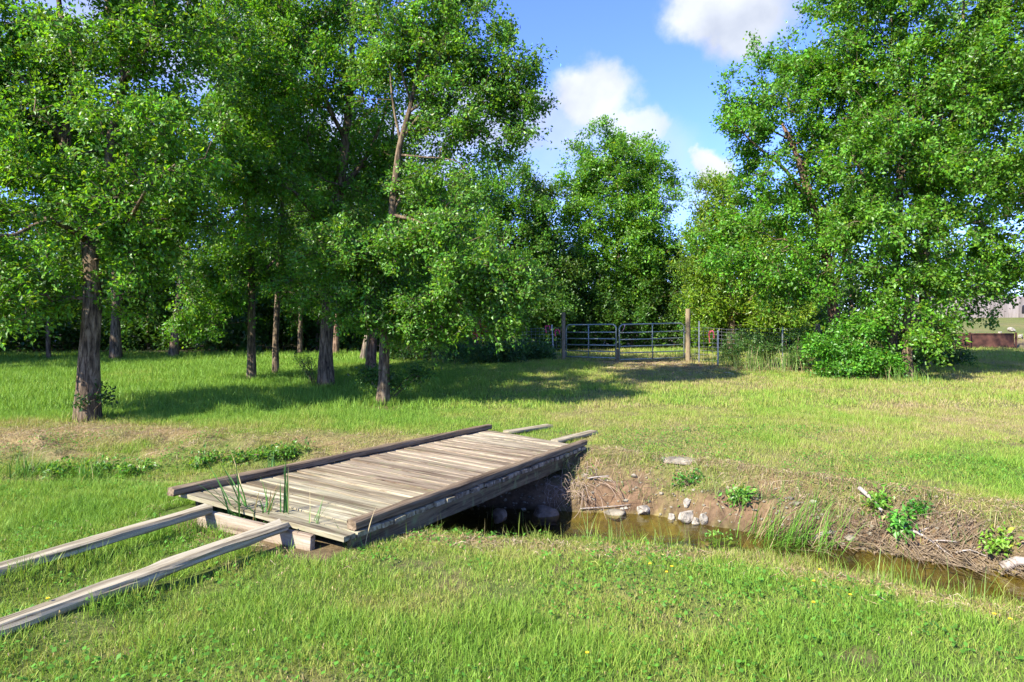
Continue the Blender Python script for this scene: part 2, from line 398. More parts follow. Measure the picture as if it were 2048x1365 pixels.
gz_ = ZZ.ravel(); wet = sstep(WATER_Z + .012, WATER_Z - .012, gz_) * (gy < 12); damp = sstep(WATER_Z + .10, WATER_Z + .01, gz_) * (gy < 12); gc = gc * (1 - .45 * damp)[:, None]
algae = fbm(gx * 2.5, gy * 4, 43)
bed = bedc * (.25 + 1.6 * sstep(.25, .8, algae))[:, None] * (.7 + .6 * fbm(gx * 9, gy * 12, 45))[:, None]
gc = gc + (bed - gc) * wet[:, None]
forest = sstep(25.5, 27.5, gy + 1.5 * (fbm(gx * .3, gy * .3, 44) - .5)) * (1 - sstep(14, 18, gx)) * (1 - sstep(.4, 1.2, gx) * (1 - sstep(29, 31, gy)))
gc = gc + (np.array([.055, .045, .028]) - gc) * (forest * .95)[:, None]  # brown wood floor, with canopy shade put into the colour
rub = np.exp(-((gy - 32.3) / 1.6) ** 2) * sstep(19, 22, gx)
gc = gc + (np.array([.20, .13, .09]) - gc) * (rub * .8)[:, None]
nx, ny = len(xs), len(ys)
ii = (np.arange(ny - 1)[:, None] * nx + np.arange(nx - 1)[None, :]).ravel()
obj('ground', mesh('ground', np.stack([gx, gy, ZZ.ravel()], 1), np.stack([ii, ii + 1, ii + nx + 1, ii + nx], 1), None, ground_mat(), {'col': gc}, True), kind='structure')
# water sheet follows the creek
wx = np.linspace(-2.6, 9, 60); wn, wb, wf = lips(wx)
WV = []; WQ = []
for j in range(13):
    t = j / 12
    WV.append(np.stack([wx, wn - .1 + (wf + .2 - wn) * t, np.full_like(wx, WATER_Z)], 1))
WV = np.concatenate(WV); i0 = (np.arange(12)[:, None] * 60 + np.arange(59)[None, :]).ravel()
obj('water', mesh('water', WV, np.stack([i0, i0 + 1, i0 + 61, i0 + 60], 1), None, water_mat(), None, True), kind='structure')

# ------------------------------------------------------------------ grass
G1 = np.array([.155, .290, .032]); G2 = np.array([.222, .345, .042]); G3 = np.array([.32, .33, .075]); G4 = np.array([.37, .285, .15])
def blade_colours(x, y, n, rng):
    d = np.clip(dry_map(x, y) * 1.1 + .45 * (fbm(x * 7, y * 7, 61, 3) - .5) + rng.normal(0, .17, n), 0, 1)
    c = np.empty((n, 3))
    k = [0, .33, .66, 1.0]; cols = np.stack([G1, G2, G3, G4])
    for q in range(3): c[:, q] = np.interp(d, k, cols[:, q])
    return c * rng.uniform(.75, 1.25, (n, 1)) * np.array([1, 1, 1])
def blades(x, y, z, L, W, col, rng, lean=.55, seg2=True, droop=.5):
    n = len(x)
    a = rng.uniform(0, 2 * np.pi, n); ln = np.abs(rng.normal(0, lean, n)) 
    dx, dy = np.cos(a), np.sin(a)
    b = rng.uniform(0, 2 * np.pi, n); sx, sy = np.cos(b) * W / 2, np.sin(b) * W / 2
    B = np.stack([x, y, z - .01], 1)
    up = np.cos(np.clip(ln, 0, 1.3)); ou = np.sin(np.clip(ln, 0, 1.3))
    d1 = np.stack([dx * ou, dy * ou, up], 1)
    l2 = np.clip(ln + droop * rng.random(n), 0, 1.75)
    d2 = np.stack([dx * np.sin(l2), dy * np.sin(l2), np.cos(l2)], 1)
    S = np.stack([sx, sy, 0 * sx], 1)
    if seg2:
        Mid = B + d1 * (L * .55)[:, None]; T = Mid + d2 * (L * .45)[:, None]
        V = np.stack([B - S, B + S, Mid + S * .75, Mid - S * .75, T], 1).reshape(-1, 3)
        o = np.arange(n) * 5
        return V, np.stack([o, o + 1, o + 2, o + 3], 1), np.stack([o + 3, o + 2, o + 4], 1), np.repeat(col, 5, 0)
    T = B + (d1 * .5 + d2 * .5) * L[:, None]
    V = np.stack([B - S, B + S, T], 1).reshape(-1, 3); o = np.arange(n) * 3
    return V, None, np.stack([o, o + 1, o + 2], 1), np.repeat(col, 3, 0)
def keep_mask(x, y, z):
    m = ~under_bridge(x, y, .02) & (z > WATER_Z + .03)
    m &= ~near_seg(x, y, SILL_A, SILL_B, .05) & ~near_seg(x, y, *BEAM1, .05) & ~near_seg(x, y, *BEAM2, .05)
    return m
def lawn(y0, y1, dens, Lr, Wr, seg2, seed, xr=None):
    rng = np.random.default_rng(seed)
    area = .92 * (y1 ** 2 - y0 ** 2) + 4.8 * (y1 - y0); n = int(area * dens)
    y = np.sqrt(rng.uniform(0, 1, n) * (y1 ** 2 - y0 ** 2) + y0 ** 2); x = rng.uniform(-1, 1, n) * (.92 * y + 2.4)
    z = H(x, y); tuft = fbm(x * 2.6, y * 2.6, 51); big = fbm(x * .7, y * .7, 52)
    dm = dry_map(x, y)
    keep = keep_mask(x, y, z) & (rng.random(n) > bare_map(x, y) * 1.02) & (rng.random(n) < np.clip(.35 + 1.6 * tuft - .45 * dm, .1, 1))
    keep &= ~((y > 26) & (x < .8) & (y > 26 + rng.random(n) * 2))
    x, y, z, tuft, big, dm = (q[keep] for q in (x, y, z, tuft, big, dm)); n = len(x)
    L = rng.uniform(*Lr, n) * (.55 + .9 * tuft) * (.8 + .5 * big) * (1.1 - .55 * dm)
    L *= 1 + .5 * sstep(.6, .72, fbm(x * 5, y * 5, 62, 2)) + .45 * sstep(-1, -3, x) * sstep(9.0, 10.5, y) * (1 - sstep(15, 20, y)) + .5 * sstep(.58, .75, fbm(x * 1.3, y * 1.3, 55))
    W = rng.uniform(*Wr, n)
    return blades(x, y, z, L, W, blade_colours(x, y, n, rng), rng, .75, seg2)
g = MB()
for args in ((2.2, 6.3, 12500, (.030, .075), (.0026, .0048), True, 101), (6.3, 11.5, 4600, (.035, .08), (.006, .009), False, 102),
             (11.5, 22.5, 1150, (.06, .12), (.011, .02), False, 103), (22.5, 34, 300, (.08, .16), (.02, .04), False, 104)):
    V, Q, T, c = lawn(*args); g.add(V, Q, T, None, c)
# longer wisps along both brows of the creek
rng = np.random.default_rng(110)
n = 3600; x = rng.uniform(-7, 5.5, n); yn, yb, yf = lips(x)
y = yn + rng.normal(-.04, .10, n); z = H(x, y); k = keep_mask(x, y, z) & (rng.random(n) < np.clip(2.2 * fbm(x * 2.5, y, 57) - .5, .1, 1)); x, y, z = x[k], y[k], z[k]; n = len(x)
for tu, tv, tr in ((175, 840, .22), (652, 774, .22), (766, 810, .15), (503, 761, .14), (551, 749, .12), (741, 743, .18), (727, 723, .15), (672, 709, .16), (1784, 753, .17), (1815, 757, .17), (231, 719, .2), (347, 716, .2)):
    tp = ground(tu, tv); m_ = 420; an = rng.uniform(0, 6.28, m_); rr = tr * rng.uniform(.8, 2.0, m_); ex, ey = tp[0] + np.cos(an) * rr, tp[1] + np.sin(an) * rr; kk = fbm(ex * 5, ey * 5, 59) > .42; ex, ey = ex[kk], ey[kk]; m_ = len(ex)
    V, Q, T, c = blades(ex, ey, H(ex, ey), rng.uniform(.08, .24, m_), rng.uniform(.006, .012, m_), blade_colours(ex, ey, m_, rng) * .9, rng, .35, True, .6); g.add(V, Q, T, None, c)
for A_, B_ in (BEAM1, BEAM2, (SILL_A, SILL_B)):
    m_ = 900; tt = rng.random(m_); sd = rng.choice([-1, 1], m_) * rng.uniform(.075, .16, m_); dd_ = (B_ - A_)[:2]; nn = np.array([-dd_[1], dd_[0]]) / np.linalg.norm(dd_)
    ex, ey = A_[0] + dd_[0] * tt + nn[0] * sd, A_[1] + dd_[1] * tt + nn[1] * sd; kk = ~under_bridge(ex, ey, .02) & (fbm(ex * 4, ey * 4, 58) > .42); ex, ey = ex[kk], ey[kk]; m_ = len(ex)
    V, Q, T, c = blades(ex, ey, H(ex, ey), rng.uniform(.06, .16, m_), rng.uniform(.003, .006, m_), blade_colours(ex, ey, m_, rng), rng, .4, True, .6); g.add(V, Q, T, None, c)
V, Q, T, c = blades(x, y, z, rng.uniform(.05, .22, n), rng.uniform(.003, .006, n), blade_colours(x, y - .5, n, rng) * .95, rng, .35, True, .6); g.add(V, Q, T, None, c)
obj('lawn_grass', g.mesh('lawn_grass', M['grass']), kind='stuff', label='short green and yellowing grass covering the lawn on both sides of the creek', cat='grass')

def straw(n, xr, fn, Lr, Wr, cols, seed, zoff=.01, arch=.04):
    rng = np.random.default_rng(seed)
    x = rng.uniform(*xr, n); y = fn(x, rng, n); z = H(x, y)
    k = keep_mask(x, y, z); x, y, z = x[k], y[k], z[k]; n = len(x)
    a = rng.uniform(0, 2 * np.pi, n); L = rng.uniform(*Lr, n); W = rng.uniform(*Wr, n)
    t = np.array([-.5, 0, .5]); P = []
    curl = rng.normal(0, .5, n)
    for q in t:
        px = x + np.cos(a + curl * q) * L * q; py = y + np.sin(a + curl * q) * L * q
        P.append(np.stack([px, py, np.maximum(H(px, py), z - .12) + zoff + arch * rng.random(n) * (1 - abs(q) * 1.6)], 1))
    S = np.stack([-np.sin(a) * W / 2, np.cos(a) * W / 2, rng.normal(0, .3, n) * W], 1)
    V = np.stack([P[0] - S * .4, P[0] + S * .4, P[1] - S, P[1] + S, P[2] - S * .3, P[2] + S * .3], 1).reshape(-1, 3); o = np.arange(n) * 6
    Q = np.concatenate([np.stack([o, o + 1, o + 3, o + 2], 1), np.stack([o + 2, o + 3, o + 5, o + 4], 1)])
    c = np.array(cols)[rng.integers(0, len(cols), n)] * rng.uniform(.7, 1.2, (n, 1))
    return V, Q, np.repeat(c, 6, 0)
TAN = [(.36, .26, .14), (.28, .18, .09), (.44, .35, .22), (.20, .125, .07), (.30, .27, .08), (.24, .27, .06)]
s = MB()
def bank_l(x, rng, n):
    y = np.interp(x, *FAR) - rng.normal(.55, .55, n); out = dry_map(x, y) < rng.uniform(.25, .8, n)
    return np.where(out, -50, y)
def bank_r(x, rng, n): return np.interp(x, *FAR) - np.abs(rng.normal(0, .42, n)) + .15
def brow_n(x, rng, n): return np.interp(x, *NEAR) - np.abs(rng.normal(.05, .22, n))
for a in ((9000, (-10, -1.2), bank_l, (.05, .18), (.002, .0045), TAN, 201), (9000, (.4, 7), bank_r, (.05, .17), (.002, .0045), TAN, 202), (2600, (-1.3, 4), brow_n, (.04, .14), (.002, .004), TAN, 203)):
    V, Q, c = straw(*a); s.add(V, Q, None, None, c)
def gateway(x, rng, n): return rng.normal(20.6, 1.0, n)
V, Q, c = straw(2500, (3.0, 10.2), lambda x, r, n: r.normal(20.0, 1.2, n) - .2 * (x - 5), (.15, .4), (.010, .018), TAN, 204); s.add(V, Q, None, None, c)
n = 3800; x = rng.uniform(.5, 6, n); y = np.interp(x, *FAR) - np.abs(rng.normal(.1, .25, n)); k = (fbm(x * 3, y * 3, 71) > .46) & keep_mask(x, y, H(x, y)); x, y = x[k], y[k]; n = len(x)
cc = np.array([(.34, .27, .14), (.26, .19, .10), (.20, .24, .06), (.15, .23, .04)])[rng.integers(0, 4, n)] * rng.uniform(.7, 1.2, (n, 1))
V, Q, T, c = blades(x, y, H(x, y), rng.uniform(.06, .20, n), rng.uniform(.003, .0055, n), cc, rng, .9, True, .9); V = V.reshape(n, 5, 3); V[:, 2, 1] -= .03; V[:, 3, 1] -= .03; V[:, 4, 1] -= .07; s.add(V.reshape(-1, 3), Q, T, None, c)
V, Q, c = straw(1100, (-3.2, -1.0), lambda x, r, n: SILL_A[1] + (SILL_B[1] - SILL_A[1]) * (x - SILL_A[0]) / (SILL_B[0] - SILL_A[0]) + r.normal(0, .16, n), (.04, .16), (.002, .004), TAN, 206); s.add(V, Q, None, None, c)
obj('dry_grass', s.mesh('dry_grass', M['dry']), kind='stuff', label='tan dead grass and straw strewn along the creek banks and worn gateway', cat='dry grass')
s = MB()      # pale dropped bits in the near lawn
V, Q, c = straw(1500, (-4.5, 4.5), lambda x, r, n: r.uniform(2.3, 5.2, n), (.008, .018), (.004, .006), [(.42, .31, .15), (.38, .27, .16), (.36, .27, .10)], 205, .025, .02); s.add(V, Q, None, None, c)
obj('fallen_leaves', s.mesh('fallen_leaves', M['dry']), kind='stuff', label='tiny pale tan seed husks scattered through the near lawn', cat='seed husks')

# clover and other small leaves low in the turf
n = 60000; y = np.sqrt(rng.uniform(2.3 ** 2, 9.5 ** 2, n)); x = rng.uniform(-1, 1, n) * (.9 * y + 1); z = H(x, y)
k = keep_mask(x, y, z) & (fbm(x * 1.1 + 5, y * 1.1, 81) > .55) & (rng.random(n) > bare_map(x, y)); x, y, z = x[k], y[k], z[k]; n = len(x)
a = rng.uniform(0, 6.28, n); L = rng.uniform(.012, .030, n); P = np.stack([x, y, z + rng.uniform(.02, .06, n)], 1); D = np.stack([np.cos(a), np.sin(a), rng.normal(0, .35, n)], 1); S2 = np.stack([-np.sin(a), np.cos(a), rng.normal(0, .35, n)], 1)
V = np.stack([P, P + D * L[:, None] * .55 + S2 * L[:, None] * .42, P + D * L[:, None], P + D * L[:, None] * .55 - S2 * L[:, None] * .42], 1).reshape(-1, 3); o = np.arange(n) * 4
obj('clover', mesh('clover', V, np.stack([o, o + 1, o + 2, o + 3], 1), None, M['grass'], {'col': np.repeat(np.array([.085, .22, .022]) * rng.uniform(.7, 1.4, (n, 1)), 4, 0)}), kind='stuff', label='low clover leaves mixed in patches through the near lawn', cat='clover')

# ------------------------------------------------------------------ foliage engine
def leaves(cen, out, rc, nl, size, base_col, rng, ntw=6, updown=.25, colvar=.22, wid=.30, yellow=.08):
    """leaf quads on short twigs about each cluster centre; returns verts, quads, colours, twig ends"""
    n = len(cen)
    rc = np.broadcast_to(rc, (n,))
    td = rng.normal(0, 1, (n, ntw, 3)); td[..., 2] *= .75
    td = td / np.linalg.norm(td, axis=-1, keepdims=True) + out[:, None, :] * .75; td[..., 2] += updown * .5
    td /= np.linalg.norm(td, axis=-1, keepdims=True)
    tl = rc[:, None] * rng.uniform(.55, 1.2, (n, ntw))
    start = cen[:, None, :] - out[:, None, :] * (rc * .35)[:, None, None] + rng.normal(0, .12, (n, ntw, 3)) * rc[:, None, None]
    end = start + td * tl[..., None]
    m = max(2, nl // ntw)
    t = rng.uniform(.1, 1.05, (n, ntw, m))
    P = start[:, :, None, :] + td[:, :, None, :] * (tl[..., None] * t)[..., None]
    P = P + rng.normal(0, 1, P.shape) * (size * .75) 
    P[..., 2] -= (t ** 2) * rc[:, None, None] * .12
    P = P.reshape(-1, 3); N = len(P)
    D = np.repeat(td.reshape(-1, 3), m, 0) * .5 + rng.normal(0, .6, (N, 3)); D[:, 2] -= .12
    D /= np.linalg.norm(D, axis=1, keepdims=True)
    up = np.repeat(rng.normal(0, .50, (n * ntw, 3)), m, 0) + rng.normal(0, .32, (N, 3)); up[:, 2] += .72; up += np.repeat(out, ntw * m, 0) * .35
    S = np.cross(D, up); S /= np.linalg.norm(S, axis=1, keepdims=True) + 1e-9
    Nn = np.cross(S, D)
    L = (size * rng.uniform(.6, 1.3, N))[:, None]
    fold = L * .10
    B = P; Tp = P + D * L - Nn * fold * .6
    A1 = P + D * L * .45 + S * L * wid + Nn * fold; A2 = P + D * L * .45 - S * L * wid + Nn * fold
    V = np.stack([B, A1, Tp, A2], 1).reshape(-1, 3); o = np.arange(N) * 4
    Q = np.stack([o, o + 1, o + 2, o + 3], 1)
    cl = np.repeat(rng.normal(0, 1, (n, 1)), ntw * m, 0) * .13 + np.repeat(rng.normal(0, 1, (n * ntw, 1)), m, 0) * .10
    c = np.asarray(base_col)[None, :] * (1 + cl + rng.normal(0, colvar, (N, 1)))
    c = c * (1 + rng.normal(0, .10, (N, 3)))
    yl = rng.random(N) < yellow
    c[yl] = c[yl] * np.array([1.9, 1.45, 1.0])
    return V, Q, np.repeat(np.clip(c, .008, .6), 4, 0), start, end
def sample_blobs(blobs, n, rng, gap=.33, shell=.45, gs=1.1, low=.25):
    """cluster centres inside a union of ellipsoids, thinned by 3-D noise so that holes show"""
    w = np.array([(b[3][0] * b[3][1] * b[3][2]) ** .75 * (b[4] if len(b) > 4 else 1) for b in blobs]); w /= w.sum()
    P = []; O = []; off = Vector(rng.uniform(0, 50, 3))
    for it in range(n * 12):
        if len(P) >= n: break
        b = blobs[rng.choice(len(blobs), p=w)]
        d = rng.normal(0, 1, 3); d /= np.linalg.norm(d)
        r = rng.random() ** shell
        wob = 1 + .42 * mnoise.noise(Vector(d * 2.6) + off) + .22 * mnoise.noise(Vector(d * 6) + off)
        if rng.random() < .16: r *= rng.uniform(1.0, 1.38)
        p = np.array(b[:3], float) + d * np.array(b[3]) * r * wob
        if mnoise.noise(Vector(p * gs) + off) + .6 * mnoise.noise(Vector(p * gs * 2.3) + off) < -gap and rng.random() < .93: continue
        P.append(p); O.append(d)
    P = np.array(P); P[:, 2] = np.maximum(P[:, 2], H(P[:, 0], P[:, 1]) + low * rng.uniform(.6, 1.3, len(P)))
    return P, np.array(O)
def grow(limbs, cen, rng, step=.3, tip=.006, expo=.47):
    """branch skeleton: limbs given as (x,y,z,r) lines, then each cluster joined to the nearest suitable wood"""
    PP = []; PR = []; PL = []; chains = []
    for li, l in enumerate(limbs):
        s_ = spline(l, step * .8); i0 = len(PP)
        L = np.concatenate([[0], np.cumsum(np.linalg.norm(np.diff(s_[:, :3], axis=0), axis=1))])
        for q, ll in zip(s_, L): PP.append(q[:3]); PR.append(max(q[3], .008)); PL.append(ll + (0 if li == 0 else 2.0))
        chains.append((list(range(i0, len(PP))), True))
    cap = len(PP) + 40 * len(cen); A = np.zeros((cap, 3)); A[:len(PP)] = PP; rad = np.zeros(cap); rad[:len(PP)] = PR
    ln = np.zeros(cap); ln[:len(PP)] = PL; par = -np.ones(cap, int); cnt = np.zeros(cap); n = len(PP); nl0 = n
    limbtop = np.array(PP); 
    dmin = np.array([np.min(np.linalg.norm(limbtop - c, axis=1)) for c in cen]); order = np.argsort(dmin)
    zc = A[:n, 2].min() + .25 * (A[:n, 2].max() - A[:n, 2].min()) 
    outs = np.zeros_like(cen)
    for ci in order:
        c = cen[ci]; d = A[:n] - c; dist = np.linalg.norm(d, axis=1)
        cost = dist + .5 * np.maximum(0, d[:, 2]) + .22 * ln[:n] + (A[:n, 2] < min(zc, c[2] - .1)) * .6
        j = int(np.argmin(cost)); p0 = A[j]; L = dist[j]; k = max(2, int(L / step))
        perp = rng.normal(0, 1, 3) * L * .10; ids = [j]
        sag = np.array([0, 0, 1.]) * L * .10
        for q in range(1, k + 1):
            t = q / k; b = math.sin(t * math.pi)
            A[n] = p0 + (c - p0) * t + perp * b + sag * b + rng.normal(0, .02, 3); par[n] = ids[-1]; ln[n] = ln[ids[-1]] + L / k; ids.append(n); n += 1
        outs[ci] = (A[n - 1] - A[n - 2]) / (np.linalg.norm(A[n - 1] - A[n - 2]) + 1e-9)
        chains.append((ids, False)); cnt[n - 1] = 1
    for i in range(n - 1, nl0 - 1, -1):
        if par[i] >= 0: cnt[par[i]] += cnt[i]
    rad[nl0:n] = tip * np.maximum(cnt[nl0:n], 1) ** expo
    for i in range(nl0, n): rad[i] = min(rad[i], rad[par[i]] * .9)
    return A[:n], rad[:n], chains, outs
def wood_mesh(mb, A, rad, chains, trunk_sides=20, seed=0, rough=.16):
    for ids, limb in chains:
        P = A[ids]; r = rad[ids].copy()
        if limb:
            sd = trunk_sides if r.max() > .07 else 10
            V, Q, N = tube(P, r, sd, True, rough if r.max() > .05 else .08, seed)
        else:
            r[0] = min(r[0], r[1] * 1.25)
            V, Q, N = tube(P, r, 6 if r.max() > .02 else 4, False)
        mb.add(V, Q, None, N)
def pxl(pts, d0):
    """limb polyline from photo pixels: (u, v, depth offset, radius)"""
    return [tuple(at(u, v, d0 + dd)) + (r,) for u, v, dd, r in pts]
def pxb(bl, d0):
    out = []
    for b in bl:
        u, v, dd, ru, rv = b[:5]; d = d0 + dd; rd = b[5] if len(b) > 5 and b[5] else (ru + rv) / 2 * d / F
        out.append((*at(u, v, d), (ru * d / F, rd, rv * d / F), b[6] if len(b) > 6 else 1.0))
    return out
GREEN = (0.084, 0.240, 0.019)
def tree(name, label, base, limbs, blobs, ncl, nl, size, col=GREEN, bark='bark', rc=.42, seed=1, gap=.33, group=None, ntw=6, cat='tree', twigs=True, flare=1.35, extra=None, parts=('trunk', 'crown'), yellow=.08, shell=.45, tip=.006, wid=.30, rough=.16, sides=20, bare=()):
    """base: ground pixel (u, v); limb and blob depths are offsets from the trunk's distance"""
    rng = np.random.default_rng(seed)
    g_ = ground(*base) if len(base) == 2 else np.array(base); d0 = g_[1]
    L = [pxl(l, d0) for l in limbs]
    b0 = L[0][0]; L[0][0] = (g_[0], g_[1], g_[2] - .15, b0[3] * flare)
    L[0].insert(1, (g_[0], g_[1], g_[2] + .12, b0[3] * (1 + (flare - 1) * .55)))
    cen, _ = sample_blobs(pxb(blobs, d0), ncl, rng, gap - .10, shell)
    col = np.array(col) * (1.08 + rng.uniform(-.04, .22), 1.02 + rng.uniform(-.04, .05), 1)
    for bu, bv, br_, bd in bare:      # thin places in the crown, around the limbs that show
        hb = np.array(at(bu, bv, d0 - .8)); r_ = br_ * .62 * d0 / F
        near = (np.abs(cen[:, 1] - hb[1]) < bd) & (np.hypot(cen[:, 0] - hb[0] * cen[:, 1] / hb[1], cen[:, 2] - HC - (hb[2] - HC) * cen[:, 1] / hb[1]) < r_)
        cen = cen[~near]
    A, rad, chains, outs = grow(L, cen, rng, tip=tip)
    t = thing(name, label, cat, g_, 0, group)
    mb = MB(); wood_mesh(mb, A, rad, chains, sides, seed, rough)
    V, Q, c, st, en = leaves(cen, outs, rc * rng.uniform(.75, 1.25, len(cen)), nl, size, col, rng, ntw, wid=wid, yellow=yellow)
    if twigs:
        for a, b in zip(st.reshape(-1, 3), en.reshape(-1, 3)):
            V2, Q2, _n = tube(np.array([a, (a + b) / 2, b]), [.005, .004, .002], 3, False); mb.add(V2, Q2)
    obj(parts[0], mb.mesh(name + '_' + parts[0], M[bark], True, g_), t)
    fm = MB(); fm.add(V, Q, None, None, c)
    if extra:
        for ex in extra:
            V, Q, c = ex(rng); fm.add(V, Q, None, None, c)
    obj(parts[1], fm.mesh(name + '_' + parts[1], M['leaf'], False, g_), t)
    return t
LG = 'trees standing in the lawn on the left'
# ---- big front tree on the left
tree('shade_tree', 'large shade tree with thick furrowed trunk standing alone at the front left of the lawn', (175, 840),
     [[(175, 840, 0, .165), (179, 700, 0, .150), (186, 600, 0, .145), (184, 500, .1, .14), (165, 400, .2, .105), (130, 300, .2, .09), (142, 215, .1, .06), (150, 130, 0, .045), (120, 20, 0, .04), (110, -120, 0, .02)],
      [(128, 290, .2, .065), (88, 215, -.1, .045), (40, 150, -.3, .03), (-40, 90, -.4, .02)],
      [(184, 510, .1, .095), (212, 400, .3, .075), (222, 270, .3, .062), (250, 160, .3, .05), (222, 60, .2, .045), (214, -60, .1, .04), (220, -200, 0, .02)],
      [(248, 165, .3, .05), (290, 100, 0, .04), (310, 20, -.2, .02)], [(170, 480, 0, .05), (100, 440, -.6, .036), (30, 470, -1.0, .024), (-60, 470, -1.3, .02)],
      [(215, 470, 0, .05), (265, 430, -.6, .032), (292, 380, -1.0, .02), (350, 330, -1.4, .015)], [(180, 540, 0, .05), (230, 500, .8, .04), (330, 470, 1.4, .02)]],
     [(60, 330, -.4, 190, 170), (250, 340, -.6, 170, 150), (190, 130, 0, 210, 150), (-60, 140, 0, 180, 190), (60, 540, -.7, 130, 95), (215, 520, -.3, 110, 70), (340, 290, -1.0, 110, 120), (-120, 420, -.3, 160, 170),
      (110, -120, .2, 280, 160), (350, 60, -.2, 140, 140), (20, 620, -.9, 80, 50), (290, 480, .3, 90, 80), (120, 200, 1.4, 200, 160), (110, 590, -.2, 70, 40), (270, 590, .5, 70, 45), (-60, 600, -.4, 80, 60), (380, 420, -.2, 70, 80)],
     700, 190, .078, (0.093, 0.267, 0.020), 'bark', .42, 11, .30, LG, 7, sides=40, rough=.13, bare=[(q[0], q[1], q[2], 1.3) for q in ((125, 285, 48), (100, 215, 42), (60, 160, 40), (142, 200, 38), (250, 150, 36), (225, 250, 34), (222, 330, 26), (290, 100, 28), (265, 430, 36), (288, 380, 32), (180, 560, 36))])
# ---- trunk group in the middle of the lawn
tree('shade_tree', 'stout tree with broad sunlit patches on its trunk, thickest in the middle of the grove', (652, 774),
     [[(652, 774, 0, .165), (652, 700, 0, .155), (656, 630, 0, .15), (664, 520, 0, .14), (675, 400, 0, .125), (690, 290, 0, .10), (700, 180, 0, .08), (705, 60, 0, .05), (700, -80, 0, .02)],
      [(668, 480, 0, .08), (620, 420, -.5, .05), (585, 380, -1, .03)], [(678, 390, 0, .08), (740, 300, .3, .05), (780, 200, .4, .02)], [(692, 280, 0, .06), (640, 180, -.4, .04), (600, 60, -.6, .02)], [(660, 560, 0, .06), (720, 500, -.8, .03)]],
     [(600, 250, -.2, 150, 190), (720, 200, 0, 140, 180), (560, 60, 0, 170, 140), (700, 20, 0, 180, 130), (500, 90, -1.2, 110, 100), (470, 330, -1.0, 80, 80), (610, 330, -1.3, 90, 80), (650, 430, -.6, 150, 90), (560, 420, -.6, 120, 100), (640, 560, -.4, 110, 50), (620, -120, 0, 220, 130), (480, 260, .6, 120, 160), (760, 380, .5, 90, 110), (700, 610, .2, 70, 45), (600, 600, .3, 60, 40)],
     400, 190, .092, (0.084, 0.240, 0.019), 'bark', .50, 12, .32, LG, 6, sides=30, bare=[(q[0], q[1], q[2], 1.6) for q in ((680, 400, 30), (668, 490, 30), (690, 300, 30), (620, 425, 28), (588, 388, 28), (656, 620, 30), (700, 190, 26))])
tree('shade_tree', 'slim tree leaning a little right with pale upper trunk, nearest in the middle grove', (766, 810),
     [[(766, 810, 0, .115), (768, 760, 0, .105), (769, 700, 0, .10), (772, 600, 0, .095), (780, 480, 0, .08), (790, 370, 0, .068), (800, 290, 0, .056), (822, 210, 0, .042), (836, 130, 0, .030), (850, 30, 0, .02), (870, -90, 0, .015)],
      [(798, 310, 0, .026), (850, 315, -.1, .016), (905, 320, -.2, .010), (960, 345, -.2, .005)], [(818, 225, 0, .03), (880, 180, -.1, .02), (950, 150, -.1, .012), (1030, 110, 0, .006)], [(812, 240, 0, .028), (870, 245, .3, .02), (980, 215, .3, .012), (1050, 185, .3, .006)],
      [(785, 430, 0, .035), (850, 450, -.6, .024), (930, 510, -.9, .014), (1000, 590, -1.0, .006)], [(775, 560, 0, .05), (720, 500, -.5, .03), (660, 480, -.7, .015)], [(802, 290, 0, .03), (785, 200, 0, .022), (778, 100, 0, .012)], [(806, 275, 0, .03), (860, 200, 0, .022), (900, 110, 0, .014), (920, 40, 0, .008)], [(822, 205, 0, .026), (800, 130, 0, .018), (795, 60, 0, .01)]],
     [(725, 500, -.7, 110, 62), (880, 470, -.8, 120, 55), (935, 570, -.9, 105, 70), (1005, 620, -.8, 62, 85), (1040, 560, -.4, 45, 45), (840, 600, -.3, 110, 70), (740, 600, .1, 90, 70), (800, 660, 0, 70, 35), (880, 650, -.3, 80, 45), (690, 560, -.2, 80, 60), (1030, 540, -.5, 60, 60),
      (960, 140, 0, 120, 105, None, .55), (880, 60, 0, 110, 120, None, .6), (1010, 190, 0, 80, 75, None, .5), (930, 270, 0, 120, 60, None, .6), (820, 130, .2, 110, 140, None, .7), (980, 20, 0, 70, 70, None, .5), (1045, 150, 0, 50, 60, None, .4), (860, 390, -.2, 110, 70), (830, -90, 0, 170, 100, None, .6), (1000, 270, .1, 60, 55, None, .5)],
     760, 150, .072, (0.090, 0.254, 0.024), 'bark', .38, 13, .26, LG, 6, shell=.6, bare=[(q[0], q[1], q[2], 1.2) for q in ((800, 300, 30), (794, 350, 24), (820, 210, 32), (836, 120, 34), (770, 720, 30))])
tree('shade_tree', 'dark slim trunk tree with a bright drooping bough on its left', (503, 761),
     [[(503, 761, 0, .10), (503, 690, 0, .095), (503, 600, 0, .09), (500, 500, 0, .08), (490, 380, 0, .06), (480, 260, 0, .04), (470, 120, 0, .02)], [(502, 560, 0, .06), (460, 540, -.5, .04), (400, 560, -.9, .025), (350, 620, -1.2, .012)], [(500, 500, 0, .05), (440, 440, -.4, .03), (390, 440, -.6, .015)], [(502, 570, 0, .05), (550, 520, 0, .03)]],
     [(420, 560, -.7, 90, 75), (380, 610, -.8, 60, 60), (480, 520, -.5, 90, 70), (450, 400, -.2, 120, 110), (500, 250, 0, 140, 150), (560, 540, .3, 70, 60), (430, 650, -.6, 60, 35), (520, 80, 0, 160, 150)],
     300, 170, .090, (0.099, 0.267, 0.020), 'bark', .5, 14, .33, LG)
